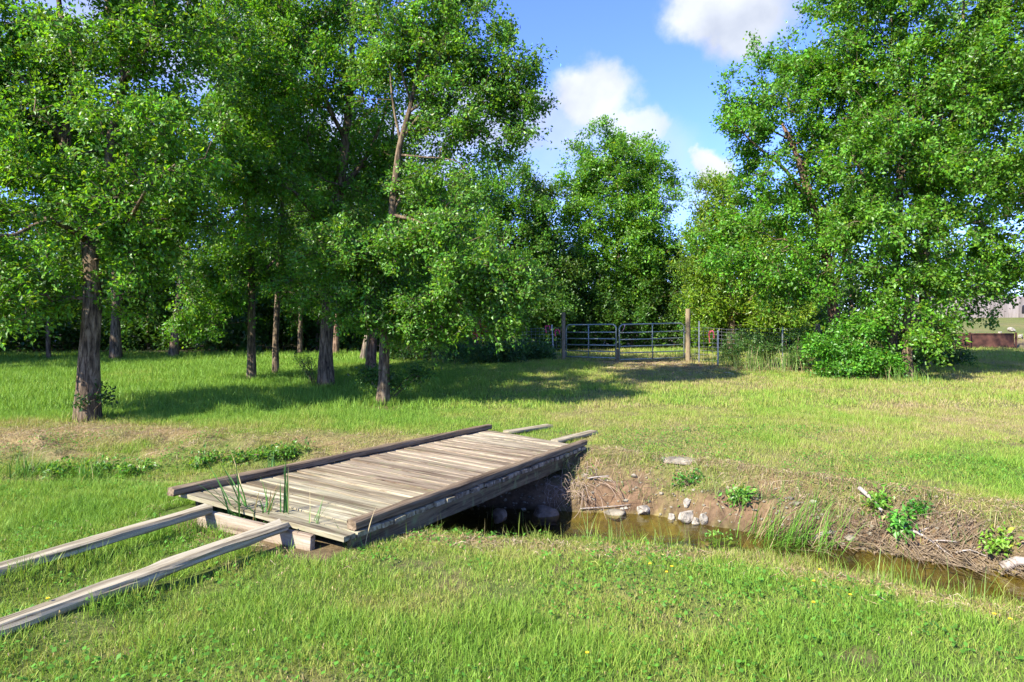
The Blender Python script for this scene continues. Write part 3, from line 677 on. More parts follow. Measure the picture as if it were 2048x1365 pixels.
tree('shade_tree', 'thin upright trunk tree just right of the drooping bough tree', (551, 749),
     [[(551, 749, 0, .085), (551, 680, 0, .08), (555, 600, 0, .075), (560, 500, 0, .065), (565, 350, 0, .05), (560, 200, 0, .02)], [(556, 600, 0, .03), (590, 570, -.2, .02), (615, 555, -.3, .01)]],
     [(560, 480, 0, 90, 80), (580, 340, .4, 130, 130), (540, 180, .4, 140, 130), (600, 590, .4, 70, 50), (560, 30, .4, 160, 110)], 190, 140, .09, (.072, .19, .02), 'bark', .55, 15, .36, LG)
tree('shade_tree', 'reddish dark trunk tree half hidden between two trunks of the grove', (741, 743),
     [[(741, 743, 0, .135), (744, 690, 0, .125), (752, 620, 0, .12), (765, 500, 0, .10), (780, 350, 0, .06), (790, 200, 0, .02)]],
     [(790, 520, .6, 100, 80), (830, 400, .6, 130, 120), (760, 300, .8, 120, 120), (860, 560, .6, 90, 70), (700, 590, .6, 80, 55), (900, 420, .8, 90, 90), (770, 640, .3, 60, 45), (850, 640, .6, 80, 50)], 210, 140, .10, (.070, .185, .02), 'bark_red', .6, 16, .38, LG)
tree('shade_tree', 'pale leaning trunk tree furthest back in the middle grove', (727, 723),
     [[(727, 723, 0, .11), (733, 680, 0, .10), (745, 610, 0, .09), (765, 480, 0, .06), (780, 340, 0, .02)]],
     [(760, 520, .8, 110, 80), (700, 440, 1, 110, 100), (820, 470, 1, 100, 90), (760, 600, .8, 100, 45)], 150, 140, .12, (.065, .17, .02), 'bark_pale', .65, 17, .4, LG)
tree('shade_tree', 'brown trunk tree seen just right of the stout sunlit trunk', (672, 709),
     [[(672, 709, 0, .12), (674, 650, 0, .11), (676, 580, 0, .10), (680, 420, 0, .06), (690, 280, 0, .02)]],
     [(680, 500, .8, 110, 90), (640, 380, 1, 120, 110), (720, 380, 1, 110, 110), (690, 610, 0, 60, 35), (600, 590, .8, 80, 50)], 150, 140, .12, (.065, .17, .02), 'bark_red', .65, 18, .4, LG)
WG = 'trees along the dark wood edge on the left'
for k, (lab, u, v, r, lean) in enumerate((('grey trunk tree at the wood edge just right of the large front trunk', 231, 719, .17, 0), ('brown trunk tree leaning right at the wood edge, left of the drooping bough', 347, 716, .15, 14), ('thin dark trunk tree at the wood edge left of the large front trunk', 97, 719, .07, -3), ('slender dim trunk tree at the wood edge just left of the stout sunlit trunk', 600, 709, .09, 3))):
    tree('edge_tree', lab, (u, v), [[(u, v, 0, r), (u + lean * .4, v - 70, 0, r * .9), (u + lean, v - 150, 0, r * .8), (u + lean * 1.4, v - 300, 0, r * .45), (u + lean * 1.5, v - 440, 0, .02)]],
         [(u, v - 210, 1, 130, 75, 2.0), (u + 40, v - 330, 1.5, 140, 90, 2.2), (u - 50, v - 420, 1.5, 140, 90, 2.2), (u - 20, v - 130, 1.8, 120, 40, 1.6)], 170, 110, .15, (.060, .155, .02), 'bark', .8, 30 + k, .42, WG, 5, twigs=False)
# ---- trees on the right
RGp = 'trees in the leafy stand on the right'
tree('field_tree', 'tall tree with an orange brown trunk leaning left out of the bushes on the right', (1688, 748),
     [[(1688, 748, 1, .17), (1680, 690, 1, .16), (1668, 630, 1, .155), (1662, 580, 1, .15), (1652, 510, 1, .14), (1634, 440, 1, .12), (1610, 360, 1, .10), (1585, 290, 1, .07), (1560, 240, 1, .03)],
      [(1664, 590, 1, .08), (1690, 500, 1.2, .06), (1700, 380, 1.3, .05), (1690, 240, 1.3, .03)], [(1625, 410, 1, .07), (1570, 340, .6, .05), (1510, 290, .2, .03), (1470, 250, 0, .015)], [(1605, 350, 1, .06), (1640, 230, .8, .05), (1660, 120, .7, .02)], [(1655, 520, 1, .05), (1600, 480, .2, .03), (1550, 480, -.1, .015)]],
     [(1560, 190, .8, 110, 90), (1490, 240, .5, 75, 75), (1590, 330, .6, 130, 85), (1660, 110, .8, 110, 110), (1520, 420, .5, 110, 80), (1620, 520, .2, 120, 75), (1560, 560, 0, 90, 60), (1690, 250, .8, 100, 110), (1450, 500, .6, 70, 70), (1680, 430, .6, 100, 80), (1610, 130, 1, 60, 60)],
     430, 160, .104, (0.102, 0.267, 0.020), 'bark_red', .48, 41, .26, RGp, bare=[(q[0], q[1], q[2], 1.6) for q in ((1605, 345, 62), (1570, 275, 54), (1540, 290, 40), (1636, 450, 46), (1655, 530, 44), (1668, 610, 44), (1672, 660, 44), (1700, 220, 36))])
tree('field_tree', 'broad leafy tree rising from the left of the twin pale bases on the right', (1784, 753),
     [[(1784, 753, 0, .13), (1784, 700, 0, .125), (1786, 620, 0, .12), (1795, 480, 0, .10), (1800, 320, 0, .08), (1790, 160, 0, .05), (1780, 0, 0, .02)], [(1795, 470, 0, .06), (1740, 380, -.5, .04), (1700, 300, -.7, .02)], [(1798, 360, 0, .05), (1860, 260, -.5, .03), (1900, 160, -.6, .015)]],
     [(1790, 120, 0, 130, 140), (1760, 270, -.6, 120, 100), (1850, 330, -.8, 130, 110), (1760, 430, -.8, 110, 80), (1745, 540, -.6, 80, 60), (1880, 180, -.3, 130, 130), (1740, 10, 0, 110, 100), (1830, -60, 0, 180, 110), (1830, 520, -.6, 100, 70), (1790, 620, -.7, 70, 45), (1730, 650, -.5, 40, 30)],
     400, 160, .104, (0.095, 0.254, 0.020), 'bark', .5, 42, .32, RGp)
tree('field_tree', 'leafy tree rising from the right of the twin pale bases, with a low sunlit bough', (1815, 757),
     [[(1815, 757, 0, .13), (1814, 700, 0, .12), (1820, 600, 0, .11), (1850, 460, 0, .10), (1890, 300, 0, .08), (1920, 120, 0, .05), (1930, -60, 0, .02)], [(1880, 340, 0, .06), (1950, 240, -.6, .04), (2040, 180, -.8, .02)], [(1816, 640, 0, .05), (1870, 650, -.6, .035), (1920, 690, -.9, .015)], [(1850, 470, 0, .05), (1930, 450, -.5, .03), (2020, 430, -.6, .02)]],
     [(1950, 120, 0, 130, 140), (2030, 230, -.3, 120, 130), (1950, 330, -.6, 120, 100), (1960, 470, -.6, 110, 70), (1900, 700, -.9, 60, 32, None, .6), (1870, 670, -.6, 50, 30), (2080, 60, 0, 150, 160), (1930, -80, 0, 180, 110), (2060, 400, -.3, 110, 90), (1900, 560, -.4, 70, 45), (1840, 660, -.4, 60, 50), (1930, 240, -.5, 110, 80), (2050, 520, -.4, 70, 50), (2000, 540, -.2, 60, 35), (2100, 330, 0, 90, 120), (1940, 560, -.1, 70, 50), (1985, 500, -.3, 70, 55)],
     430, 160, .104, (0.100, 0.267, 0.020), 'bark', .5, 43, .32, RGp)
tree('field_tree', 'dark trunk tree deep in the shade behind the twin pale bases', (1850, 735),
     [[(1850, 735, 0, .16), (1850, 640, 0, .15), (1848, 540, 0, .15), (1852, 420, 0, .13), (1850, 250, 0, .08), (1850, 80, 0, .02)]],
     [(1820, 300, 1, 160, 140), (1900, 420, 1, 150, 100), (1740, 420, 1, 130, 120), (1800, 560, .6, 130, 70), (1700, 560, 1, 90, 70), (2000, 320, 1, 150, 150), (1950, 150, 1, 170, 160), (2060, 500, 1.4, 90, 50), (1700, 250, 1, 120, 130), (1890, 610, .6, 60, 50), (1940, 590, 1, 70, 45), (1990, 560, 1.5, 70, 40)], 330, 140, .12, (.075, .195, .022), 'bark', .62, 44, .36, RGp)
# ---- trees beyond the gate
BG = 'trees beyond the gate and fence'
tree('distant_tree', 'bright round topped tree standing alone against the sky beyond the gate', (1238, 697),
     [[(1238, 697, 0, .16), (1238, 600, 0, .15), (1236, 500, 0, .12), (1236, 400, 0, .08), (1235, 290, 0, .02)], [(1237, 560, 0, .07), (1285, 470, 0, .05), (1310, 400, 0, .02)], [(1237, 540, 0, .07), (1190, 460, 0, .05), (1160, 390, 0, .02)]],
     [(1235, 312, 0, 88, 64), (1215, 390, 0, 100, 75), (1295, 390, 0, 68, 80), (1170, 330, 0, 45, 45), (1320, 520, .2, 60, 60), (1290, 470, 0, 60, 70), (1230, 490, 0, 90, 70), (1150, 420, 0, 45, 65), (1160, 510, 0, 65, 65), (1130, 350, .3, 22, 30), (1270, 560, 0, 75, 50), (1300, 330, 0, 40, 36)],
     620, 125, .140, (.110, .270, .022), 'bark', .62, 51, .26, BG, twigs=False)
tree('distant_tree', 'mid green tree whose top shows just right of the grove', (1010, 702),
     [[(1010, 702, 0, .15), (1008, 600, 0, .14), (1000, 480, 0, .10), (1005, 340, 0, .03)]],
     [(1000, 340, 0, 65, 55), (950, 400, 0, 80, 70), (1040, 420, 0, 70, 75), (1000, 520, 0, 110, 70), (900, 470, .5, 80, 80), (1070, 520, 0, 60, 70), (940, 600, 0, 110, 60)], 330, 120, .135, (0.084, 0.240, 0.019), 'bark', .65, 52, .32, BG, twigs=False)
tree('distant_tree', 'narrow green tree filling the gap left of the round topped tree', (1090, 700),
     [[(1090, 700, 0, .12), (1090, 600, 0, .11), (1088, 480, 0, .08), (1085, 370, 0, .02)]],
     [(1080, 390, 0, 45, 50), (1075, 470, 0, 60, 65), (1110, 540, 0, 60, 60), (1060, 590, 0, 70, 55)], 200, 120, .13, (.062, .150, .022), 'bark', .6, 53, .32, BG, twigs=False)
tree('distant_tree', 'pale yellow green tree with feathery drooping leaves just left of the right stand', (1462, 707),
     [[(1462, 707, 0, .14), (1462, 600, 0, .13), (1458, 480, 0, .09), (1440, 380, 0, .03)], [(1460, 540, 0, .06), (1410, 450, 0, .04), (1385, 400, 0, .015)]],
     [(1430, 390, 0, 55, 40), (1410, 460, 0, 50, 55), (1470, 430, 0, 80, 65), (1440, 530, 0, 80, 60), (1510, 500, .3, 80, 80), (1420, 590, .2, 60, 40), (1500, 610, .3, 80, 60), (1560, 640, .3, 70, 50), (1400, 640, .4, 40, 40)], 380, 130, .15, (.135, .270, .022), 'bark', .6, 54, .30, BG, twigs=False, wid=.2)
DK = 'dark leafy trees crowded behind the gate'
for k, (u, v, w, hgt, lab) in enumerate(((1060, 704, 90, 190, 'dark bushy tree behind the fence left of the gate'), (1165, 699, 85, 200, 'dark bushy tree behind the left half of the gate'), (1265, 697, 80, 190, 'dark bushy tree behind the middle of the gate'), (1350, 697, 80, 230, 'dark tangled tree behind the right half of the gate'), (1425, 699, 80, 190, 'dark tangled tree behind the wire fence beside the gate'), (1540, 700, 110, 170, 'dark bushy tree behind the weedy end of the wire fence'))):
    tree('bushy_tree', lab, (u, v), [[(u, v, 0, .10), (u, v - hgt * .4, 0, .08), (u + 5, v - hgt * .8, 0, .03)], [(u, v - 30, 0, .05), (u - w * .5, v - hgt * .5, 0, .02)], [(u, v - 30, 0, .05), (u + w * .5, v - hgt * .5, 0, .02)]],
         [(u, v - hgt * .72, .3, w * .8, hgt * .3, 1.4), (u - w * .3, v - hgt * .4, 0, w * .75, hgt * .32, 1.4), (u + w * .35, v - hgt * .42, 0, w * .75, hgt * .32, 1.4), (u, v - hgt * .16, .2, w, hgt * .16, 1.2, .7)], 230, 110, .125, (.065, .17, .020), 'bark', .6, 60 + k, .40, DK, twigs=False)
# ---- the deep wood behind everything: one mass nobody could count
rng = np.random.default_rng(300)
bl = []; fm = MB(); wm = MB()
for k in range(46):
    d = rng.uniform(30, 44); u = rng.uniform(-420, 1120) if k < 34 else rng.uniform(1500, 2500)
    x = (u - U0) / F * d; z = H1(x, d); hh = rng.uniform(7, 12) if k < 34 else rng.uniform(6.0, 9)
    if k >= 34 and u > 1880: d += 26; x = (u - U0) / F * d; z = H1(x, d)
    bl += [(x, d, z + hh * .72, (2.2, 2.2, hh * .26)), (x + rng.normal(0, .9), d, z + hh * .45, (2.6, 2.4, hh * .24)), (x + rng.normal(0, 1), d + .5, z + hh * .2, (2.2, 2, hh * .2))]
    if k < 34: bl += [(x + rng.normal(0, 1.5), d + rng.normal(0, 1), z + 1.0, (2.6, 1.8, 1.3)), (x + rng.normal(0, 1.5), d + 2, z + 2.2, (2.6, 1.8, 1.6))]
    V, Q, N = tube(spline([(x, d, z - .2), (x + rng.normal(0, .2), d, z + hh * .4), (x + rng.normal(0, .4), d, z + hh * .85)], .8), np.linspace(.16, .03, 99)[:len(spline([(0, 0, 0), (0, 0, hh * .4), (0, 0, hh * .85)], .8))] if False else .11, 8, True, .1, k); wm.add(V, Q, None, N)
for k in range(30):
    x, d = rng.uniform(-33, -19.5), rng.uniform(15, 30)
    if x > -.95 * d - 3.5: continue
    z = H1(x, d); hh = rng.uniform(8, 11)
    bl += [(x, d, z + hh * .7, (2.4, 2.4, hh * .27)), (x, d, z + hh * .35, (2.6, 2.6, hh * .25))]
    V, Q, N = tube([(x, d, z - .2), (x, d, z + hh * .4), (x + .2, d, z + hh * .85)], .12, 8, True, .1, k); wm.add(V, Q, None, N)
for u in np.arange(-500, 1800, 55):
    if 1840 < u < 2100: continue
    d = 28.5 + rng.uniform(0, 2.5) + (3.5 if u > 1080 else 0); x = (u - U0) / F * d; z = H1(x, d)
    bl += [(x, d, z + .7, (1.5, 1.0, .9), 1.6), (x, d + 1.5, z + 2.0, (1.6, 1.2, 1.4), 1.6)]
cen, od = sample_blobs(bl, 8200, rng, .6, .4, .7)
V, Q, c, _s, _e = leaves(cen, od, .9, 45, .24, (.048, .12, .016), rng, 5, yellow=.03)
wood = thing('woodland', 'dense dark wood massed behind the lawn and the trees', 'woodland', (0, 30, 0)); wood['kind'] = 'stuff'
obj('foliage', mesh('woodland_foliage', V - np.array([0, 30, 0]), Q, None, M['leaf'], {'col': c}), wood, kind='stuff')
obj('trunks', wm.mesh('woodland_trunks', M['bark'], True, (0, 30, 0)), wood, kind='stuff')

# ------------------------------------------------------------------ shrubs and low plants
def shrub(label, base, blobs, ncl, nl, size, col=GREEN, seed=1, rc=.3, name='shrub', group=None, gap=.45, wid=.3, cat='shrub', ns=5, yellow=.08):
    rng = np.random.default_rng(seed); g_ = ground(*base); d0 = g_[1]
    B = pxb(blobs, d0); L = []
    for k in range(ns):
        b = B[k % len(B)]; a = rng.normal(0, .35, 3) * np.array(b[3])
        L.append([(g_[0] + rng.normal(0, .3) * b[3][0] * .5, g_[1] + rng.normal(0, .3) * b[3][1] * .5, g_[2] - .03, min(.022, b[3][2] * .06)), tuple((np.array(b[:3]) + g_) / 2 + a * .4) + (min(.016, b[3][2] * .04),), tuple(np.array(b[:3]) + a) + (min(.008, b[3][2] * .02),)])
    cen, _ = sample_blobs(B, ncl, rng, gap, .5, 1.1, .06)
    A, rad, ch, outs = grow(L, cen, rng, .2, min(.004, B[0][3][2] * .012))
    t = thing(name, label, cat, g_, 0, group)
    mb = MB(); wood_mesh(mb, A, rad, ch, 8, seed); obj('stem', mb.mesh('shrub_stem', M['bark'], True, g_), t)
    V, Q, c, _s, _e = leaves(cen, outs, rc, nl, size, col, rng, 5, wid=wid, yellow=yellow)
    fm = MB(); fm.add(V, Q, None, None, c); obj('foliage', fm.mesh('shrub_foliage', M['leaf'], False, g_), t)
    return t
shrub('large rounded green bush at the foot of the leaning trunk on the right', (1690, 757), [(1685, 715, 0, 62, 36), (1640, 690, .2, 40, 32), (1740, 722, 0, 55, 30), (1720, 660, .3, 50, 22), (1650, 735, -.1, 50, 18), (1790, 735, .1, 40, 18)], 130, 95, .085, (0.093, 0.260, 0.020), 71, .34)
shrub('leafy bush filling the foot of the twin pale trunks on the right', (1765, 746), [(1745, 715, .1, 40, 28), (1800, 690, .6, 45, 35), (1850, 690, .8, 50, 40), (1770, 650, .6, 50, 30)], 110, 100, .08, (.056, .140, .022), 72, .34)
shrub('low shaded bush under the right stand near the rusty panels', (1895, 735), [(1890, 715, .4, 45, 22), (1860, 690, .8, 45, 30)], 60, 90, .08, (.050, .125, .022), 73, .34)
for k, (lab, base, bl_) in enumerate((('sunlit weedy bush against the wire fence right of the gate', (1468, 735), [(1470, 700, 0, 30, 28), (1490, 680, .2, 26, 24)]), ('weedy bush at the wire fence beneath the drooping tree', (1530, 738), [(1525, 700, 0, 34, 30), (1550, 690, .2, 28, 24)]), ('weedy bush between the wire fence and the large rounded bush', (1590, 742), [(1590, 705, 0, 30, 34), (1610, 685, 0, 26, 26)]))):
    shrub(lab, base, bl_, 55, 70, .065, (.075, .165, .03), 75 + k, .25, group='weedy bushes along the wire fence', wid=.22)
for k, (lab, base, bl_) in enumerate((('grey green leafy weed clump at the wood edge behind the slim tree', (880, 722), [(860, 695, 0, 50, 28), (900, 700, 0, 40, 24)]), ('dark low bush at the wood edge left of the gate', (975, 728), [(960, 708, 0, 55, 22), (1010, 705, 0, 50, 22)]), ('fern like dark bush beside the leaning steel post left of the gate', (1060, 722), [(1060, 705, 0, 40, 18), (1085, 708, .2, 25, 14)]), ('weedy shrub at the wood edge right of the reddish dark trunk', (815, 720), [(810, 700, 0, 35, 24)]))):
    shrub(lab, base, bl_, 70, 80, .085, (.055, .130, .03), 80 + k, .3, group='low bushes at the wood edge')
shrub('leafy sprout growing around the foot of the slim nearest grove tree', (775, 805), [(790, 755, -.1, 45, 18), (830, 750, 0, 35, 12), (740, 755, 0, 30, 14)], 45, 45, .065, (.060, .145, .022), 85, .2, 'sprout')
shrub('small sprig of leaves on the base of the large front trunk', (168, 842), [(160, 805, -.22, 12, 9), (210, 795, -.05, 14, 12), (205, 770, .02, 10, 9)], 14, 22, .06, (.040, .10, .02), 86, .10, 'sprout', ns=3)
shrub('feathery weed stems left of the stout sunlit trunk', (628, 770), [(620, 735, 0, 18, 24), (605, 720, 0, 20, 18)], 22, 30, .06, (.075, .15, .04), 87, .2, 'weed', cat='weed', wid=.14)
# weeds on the creek banks
for k, (lab, base, bl_, col, sz) in enumerate((
        ('bright feathery green weed on the brow of the bank above the white stones', (1378, 972), [(1362, 961, 0, 20, 9), (1390, 956, 0, 16, 12)], (.05, .17, .02), .035),
        ('broad leafed weed on the bare soil right of the feathery weed', (1482, 1022), [(1478, 1000, 0, 16, 16), (1490, 988, 0, 12, 10)], (.10, .22, .03), .055),
        ('broad leafed weed beside the grey driftwood stick', (1752, 1024), [(1752, 1008, 0, 15, 12)], (.12, .24, .03), .05),
        ('yellow green bushy weed at the water edge on the far right', (2005, 1105), [(2000, 1084, 0, 30, 16)], (.15, .27, .03), .045),
        ('pale leafed weed at the water edge on the near side', (1440, 1101), [(1438, 1090, 0, 20, 8), (1455, 1094, 0, 14, 7)], (.12, .25, .04), .05),
        ('low green weed among the debris right of the driftwood stick', (1835, 1035), [(1832, 1026, 0, 18, 8)], (.06, .18, .02), .04),
        ('small upright green weed in the debris beside the stick', (1800, 1078), [(1800, 1062, 0, 9, 14)], (.08, .22, .03), .055))):
    shrub(lab, base, bl_, 13, 17, sz * 1.15, tuple(np.array(col) * 1.5), 90 + k, .075, 'weed', 'weeds on the creek bank', cat='weed', ns=3, wid=.26)
for k, (u, v) in enumerate(((120, 950), (200, 946), (270, 950), (415, 930), (480, 926), (545, 915), (590, 912))):
    lab = ['dark weed at the far left of the ditch', 'leafy weed in the ditch below the large front trunk', 'leafy weed in the ditch with a long arching tuft on its right', 'leafy weed in the ditch close to the rail end', 'leafy weed behind the near end of the far rail', 'low weed behind the middle of the far rail', 'low weed along the far rail, most distant of them'][k]
    shrub(lab, (u, v), [(u - 12, v - 9, -.05, 22, 6), (u + 16, v - 8, .1, 20, 5)], 18, 15, .05, (.12, .26, .035), 120 + k, .09, 'weed', 'weeds along the ditch behind the bridge', cat='weed', ns=3)

def tuft(label, base, n, Lr, Wr, col, seed, spread=.05, lean=.35, droop=.9, name='grass_tuft', group=None, bias=(0, 0), z=None, cat='grass tuft'):
    rng = np.random.default_rng(seed)
    g_ = ground(*base) if len(base) == 2 else np.array(base, float)
    mb = MB()
    for i in range(n):
        p = g_ + np.array([*rng.normal(0, spread, 2), -.02]); a = rng.uniform(0, 2 * np.pi); L = rng.uniform(*Lr); W = rng.uniform(*Wr)
        ln = abs(rng.normal(0, lean)); h = np.array([math.cos(a) + bias[0], math.sin(a) + bias[1], 0]); h /= np.linalg.norm(h) + 1e-6
        sd = np.array([-h[1], h[0], 0]) if rng.random() < .6 else np.array([math.cos(a * 3), math.sin(a * 3), 0])
        m = 6; V = []; q = p.copy(); dr = rng.uniform(.3, 1) * droop
        for j in range(m + 1):
            t = j / m; w = W * (1 - t ** 2.2) * (.7 + .3 * min(1, t * 3)); th = ln + dr * t ** 1.6
            V += [q - sd * w / 2, q + sd * w / 2]
            q = q + (h * math.sin(th) + np.array([0, 0, 1]) * math.cos(th)) * L / m
        o = np.arange(m) * 2; c = np.array(col) * rng.uniform(.7, 1.3)
        if rng.random() < .12: c = np.array([.42, .34, .17])
        mb.add(V, np.stack([o, o + 1, o + 3, o + 2], 1), None, None, c)
    return obj(name, mb.mesh(name, M['grass'], False, g_), None, g_, label, cat, group)
REED = (.07, .19, .035)
dk = lambda u, v, z: bpt(u, v, z)
tuft('tall sword leaved tuft growing through the bridge end between the two ramp timbers', dk(485, 1030, .08), 20, (.30, .60), (.012, .020), REED, 1, .06, .75, .5, group='reed tufts at the near end of the bridge', bias=(-1.6, -.2))
tuft('tall upright reed blades at the near end of the deck, closest to the right timber', dk(526, 1036, .08), 18, (.16, .42), (.010, .018), REED, 2, .05, .4, .5, group='reed tufts at the near end of the bridge')
tuft('very tall narrow reed blades rising from a gap in the deck', dk(572, 1022, .13), 10, (.28, .48), (.010, .016), REED, 3, .018, .10, .2, group='reed tufts at the near end of the bridge')
tuft('sparse arching blades at the right corner of the deck end', dk(622, 1066, .06), 8, (.22, .40), (.007, .011), REED, 4, .02, .5, .5, group='reed tufts at the near end of the bridge')
tuft('tuft of blades beneath the near end of the right rail', (715, 1092), 22, (.14, .34), (.005, .009), (.11, .21, .05), 5, .07, .6, 1.0, group='grass tufts beside the bridge')
tuft('tuft of blades behind the far rail near its left end', (540, 955), 9, (.2, .4), (.010, .016), (.08, .19, .05), 6, .04, .35, .6, group='grass tufts beside the bridge', bias=(-.8, 0))
for k, (u, v, n, lab) in enumerate(((1560, 1098, 120, 'large arching sedge clump drooping into the creek, leftmost of three'), (1625, 1092, 130, 'arching sedge clump over the creek, middle of three'), (1530, 1062, 80, 'sedge clump on the waterline beside the white stones'))):
    p = bpt(u, v - 14, WATER_Z)
    tuft(lab, p + np.array([0, 0, .02]), n * 2, (.25, .6), (.005, .009), (.13, .29, .03), 10 + k, .2, 1.0, 1.0, 'sedge_clump', 'sedge clumps in the creek', (1.0, -.5), cat='sedge')
for k, (u, v, n, lab) in enumerate(((1185, 955, 0, ''), (1455, 1000, 30, 'dry green tuft hanging over the soil ledge above the white stones'), (1525, 1000, 36, 'spiky tuft on the bank right of the broad leafed weed'), (1640, 1010, 34, 'pale tuft on the bank left of the driftwood stick'), (1860, 1010, 30, 'dry tuft on the brow above the debris'), (1990, 1050, 40, 'arching tuft on the bank at the far right'), (1245, 985, 26, 'yellow tuft on the bank above the flat mossy stone'), (1340, 985, 26, 'yellow tuft under the feathery weed'), (1290, 1000, 34, 'green tuft on the soil face between the mossy stone and the feathery weed'), (1420, 985, 34, 'dry tuft at the ledge right of the feathery weed'), (1580, 985, 34, 'straw coloured tuft under the brow at the middle of the bank'), (1690, 1050, 40, 'tuft at the foot of the bank below the driftwood stick'), (1930, 1085, 34, 'tuft among the twigs near the yellow green weed'))):
    if n: tuft(lab, (u, v), n, (.12, .30), (.004, .008), (.20, .24, .06) if k % 2 else (.13, .21, .05), 20 + k, .06, .7, 1.2, group='grass tufts on the far creek bank')
for k, (u, v, lab) in enumerate(((70, 948, 'spiky tuft at the far left of the ditch'), (190, 955, 'long arching tuft in the ditch left of the rail end'), (30, 950, 'dark spiky tuft cut by the left picture edge'))):
    tuft(lab, (u, v), 46, (.18, .42), (.007, .013), (.09, .20, .03), 40 + k, .10, .5, 1.1, group='grass tufts in the ditch')
for k, (u, v, n, L, lab) in enumerate(((1440, 735, 90, .75, 'tall sunlit grass clump between the fence posts right of the gate'), (1500, 742, 130, .8, 'tall pale grass clump below the wire fence'), (1560, 745, 110, .75, 'tall grass clump left of the large rounded bush'), (890, 726, 90, .6, 'tall grass clump at the wood edge behind the slim tree'), (640, 768, 40, .55, 'tall thin grass beside the stout sunlit trunk'), (1800, 765, 70, .5, 'long grass at the foot of the twin pale trunks'), (1350, 712, 60, .5, 'tall grass behind the right half of the gate'))):
    tuft(lab, (u, v), n, (L * .5, L * 1.1), (.010, .02), (.15, .235, .05) if k != 3 else (.09, .16, .06), 50 + k, .35, .3, .7, group='tall grass clumps along the fence line')
n_ = 0
for u, v in ((1180, 1085), (1240, 1090), (1330, 1098), (1390, 1098), (1480, 1105), (1590, 1128), (1660, 1140), (1780, 1165), (1850, 1180), (1930, 1195), (1050, 1062), (980, 1058)):
    tuft('wispy tuft of tall grass on the near brow of the creek', (u, v), 10, (.14, .34), (.004, .007), (.18, .27, .06), 70 + n_, .07, .3, .5, group='wispy tufts on the near brow'); n_ += 1

# ------------------------------------------------------------------ footbridge
br = thing('footbridge', 'low weathered plank footbridge with brown edge rails spanning the creek', 'footbridge', BO, BANG)
def bl_(s_, t_):
    return (BL[0] * (1 - s_) + BL[1] * s_) * (1 - t_) + (BL[2] * (1 - s_) + BL[3] * s_) * t_
mb = MB(); rng = np.random.default_rng(5); nb = 32; gapt = .0022
for k in range(nb):
    t0, t1 = k / nb + gapt * rng.uniform(.4, 1.3), (k + 1) / nb - gapt * rng.uniform(.4, 1.3)
    e0, e1 = rng.normal(0, .004, 2); zj = rng.normal(0, .0028); tw = rng.normal(0, .003)
    ns = 14; ss = np.linspace(-.004 + e0, 1.004 + e1, ns); rows = []
    for i, q in enumerate(ss):
        warp = .003 * math.sin(q * 3.1 * (1 + k % 3) + k)
        a, b = bl_(q, t0), bl_(q, t1)
        a = a + [0, rng.normal(0, .0012), zj + warp + tw * (q - .5)]; b = b + [0, rng.normal(0, .0012), zj + warp - tw * (q - .5)]
        ch = .004; dy = np.array([0, ch, 0]); dz = np.array([0, 0, ch]); th = np.array([0, 0, .036])
        rows.append([a - th, a - dz, a + dy, (a + b) / 2 + [0, 0, rng.normal(0, .0008)], b - dy, b - dz, b - th])
    V = np.array(rows).reshape(-1, 3); m = 7
    i = np.arange(ns - 1)[:, None] * m; j = np.arange(m)[None, :]; j2 = (j + 1) % m
    Q = np.stack([i + j, i + j2, i + m + j2, i + m + j], -1).reshape(-1, 4)[:, ::-1]
    f = (k + .5) / nb; v = rng.uniform(.72, 1.12)
    base = np.array([1.05, 1.06, .93]) if f < .2 else (np.array([.80, .72, .66]) if .32 < f < .82 else np.array([.98, .94, .88]))
    if .2 <= f <= .32: base = np.array([.95, .90, .78])
    mb.add(V, Q, None, [list(range(m)), list(range((ns - 1) * m, ns * m))[::-1]], base * v)
obj('deck', mb.mesh('bridge_deck', M['deck']), br)
def brail(s_, t0, t1, w, h, dz, seed):
    a, b = bl_(s_, t0), bl_(s_, t1); return timber(a + [0, 0, dz], b + [0, 0, dz], w, h, seed, .005, .012)
for nm, args, mt in (('edge_rail', (.025, -.02, 1.02, .09, .07, .074, 1), 'rail'), ('edge_rail', (.972, .035, 1.01, .09, .07, .074, 2), 'rail'),
                     ('support_beam', (.03, .03, .985, .045, .19, -.040, 3), 'beam'), ('support_beam', (.972, .03, .99, .045, .15, -.040, 4), 'beam'), ('support_beam', (.5, .03, .985, .09, .19, -.040, 5), 'beam')):
    q = MB(); V, Q, N = brail(*args); q.add(V, Q, None, N); obj(nm, q.mesh(nm, M[mt]), br)
# ramp timbers and sill
def beam_obj(name, label, P0, P1, w, h, mat, seed, group=None, rough=.006, ch=.012, bow=0.0, cat='timber'):
    P0 = np.asarray(P0, float); P1 = np.asarray(P1, float); mid = (P0 + P1) / 2
    ang = math.atan2(P1[1] - P0[1], P1[0] - P0[0]) - math.pi / 2; c, s_ = math.cos(-ang), math.sin(-ang)
    def loc(p): p = p - mid; return np.array([p[0] * c - p[1] * s_, p[0] * s_ + p[1] * c, p[2]])
    q = MB(); V, Q, N = timber(loc(P0), loc(P1), w, h, seed, rough, ch, bow=bow); q.add(V, Q, None, N)
    o = obj(name, q.mesh(name, M[mat]), None, mid, label, cat, group); o.rotation_euler = (0, 0, ang); return o
RG = 'ramp timbers leading onto the bridge'
beam_obj('ramp_timber', 'long grey timber ramp rail on the near lawn, the one further from the camera', *BEAM1, .115, .062, 'grey_timber', 11, RG)
beam_obj('ramp_timber', 'long rough cracked timber ramp rail with dark side, closest to the camera', *BEAM2, .125, .068, 'grey_timber', 12, RG, .010, .016)
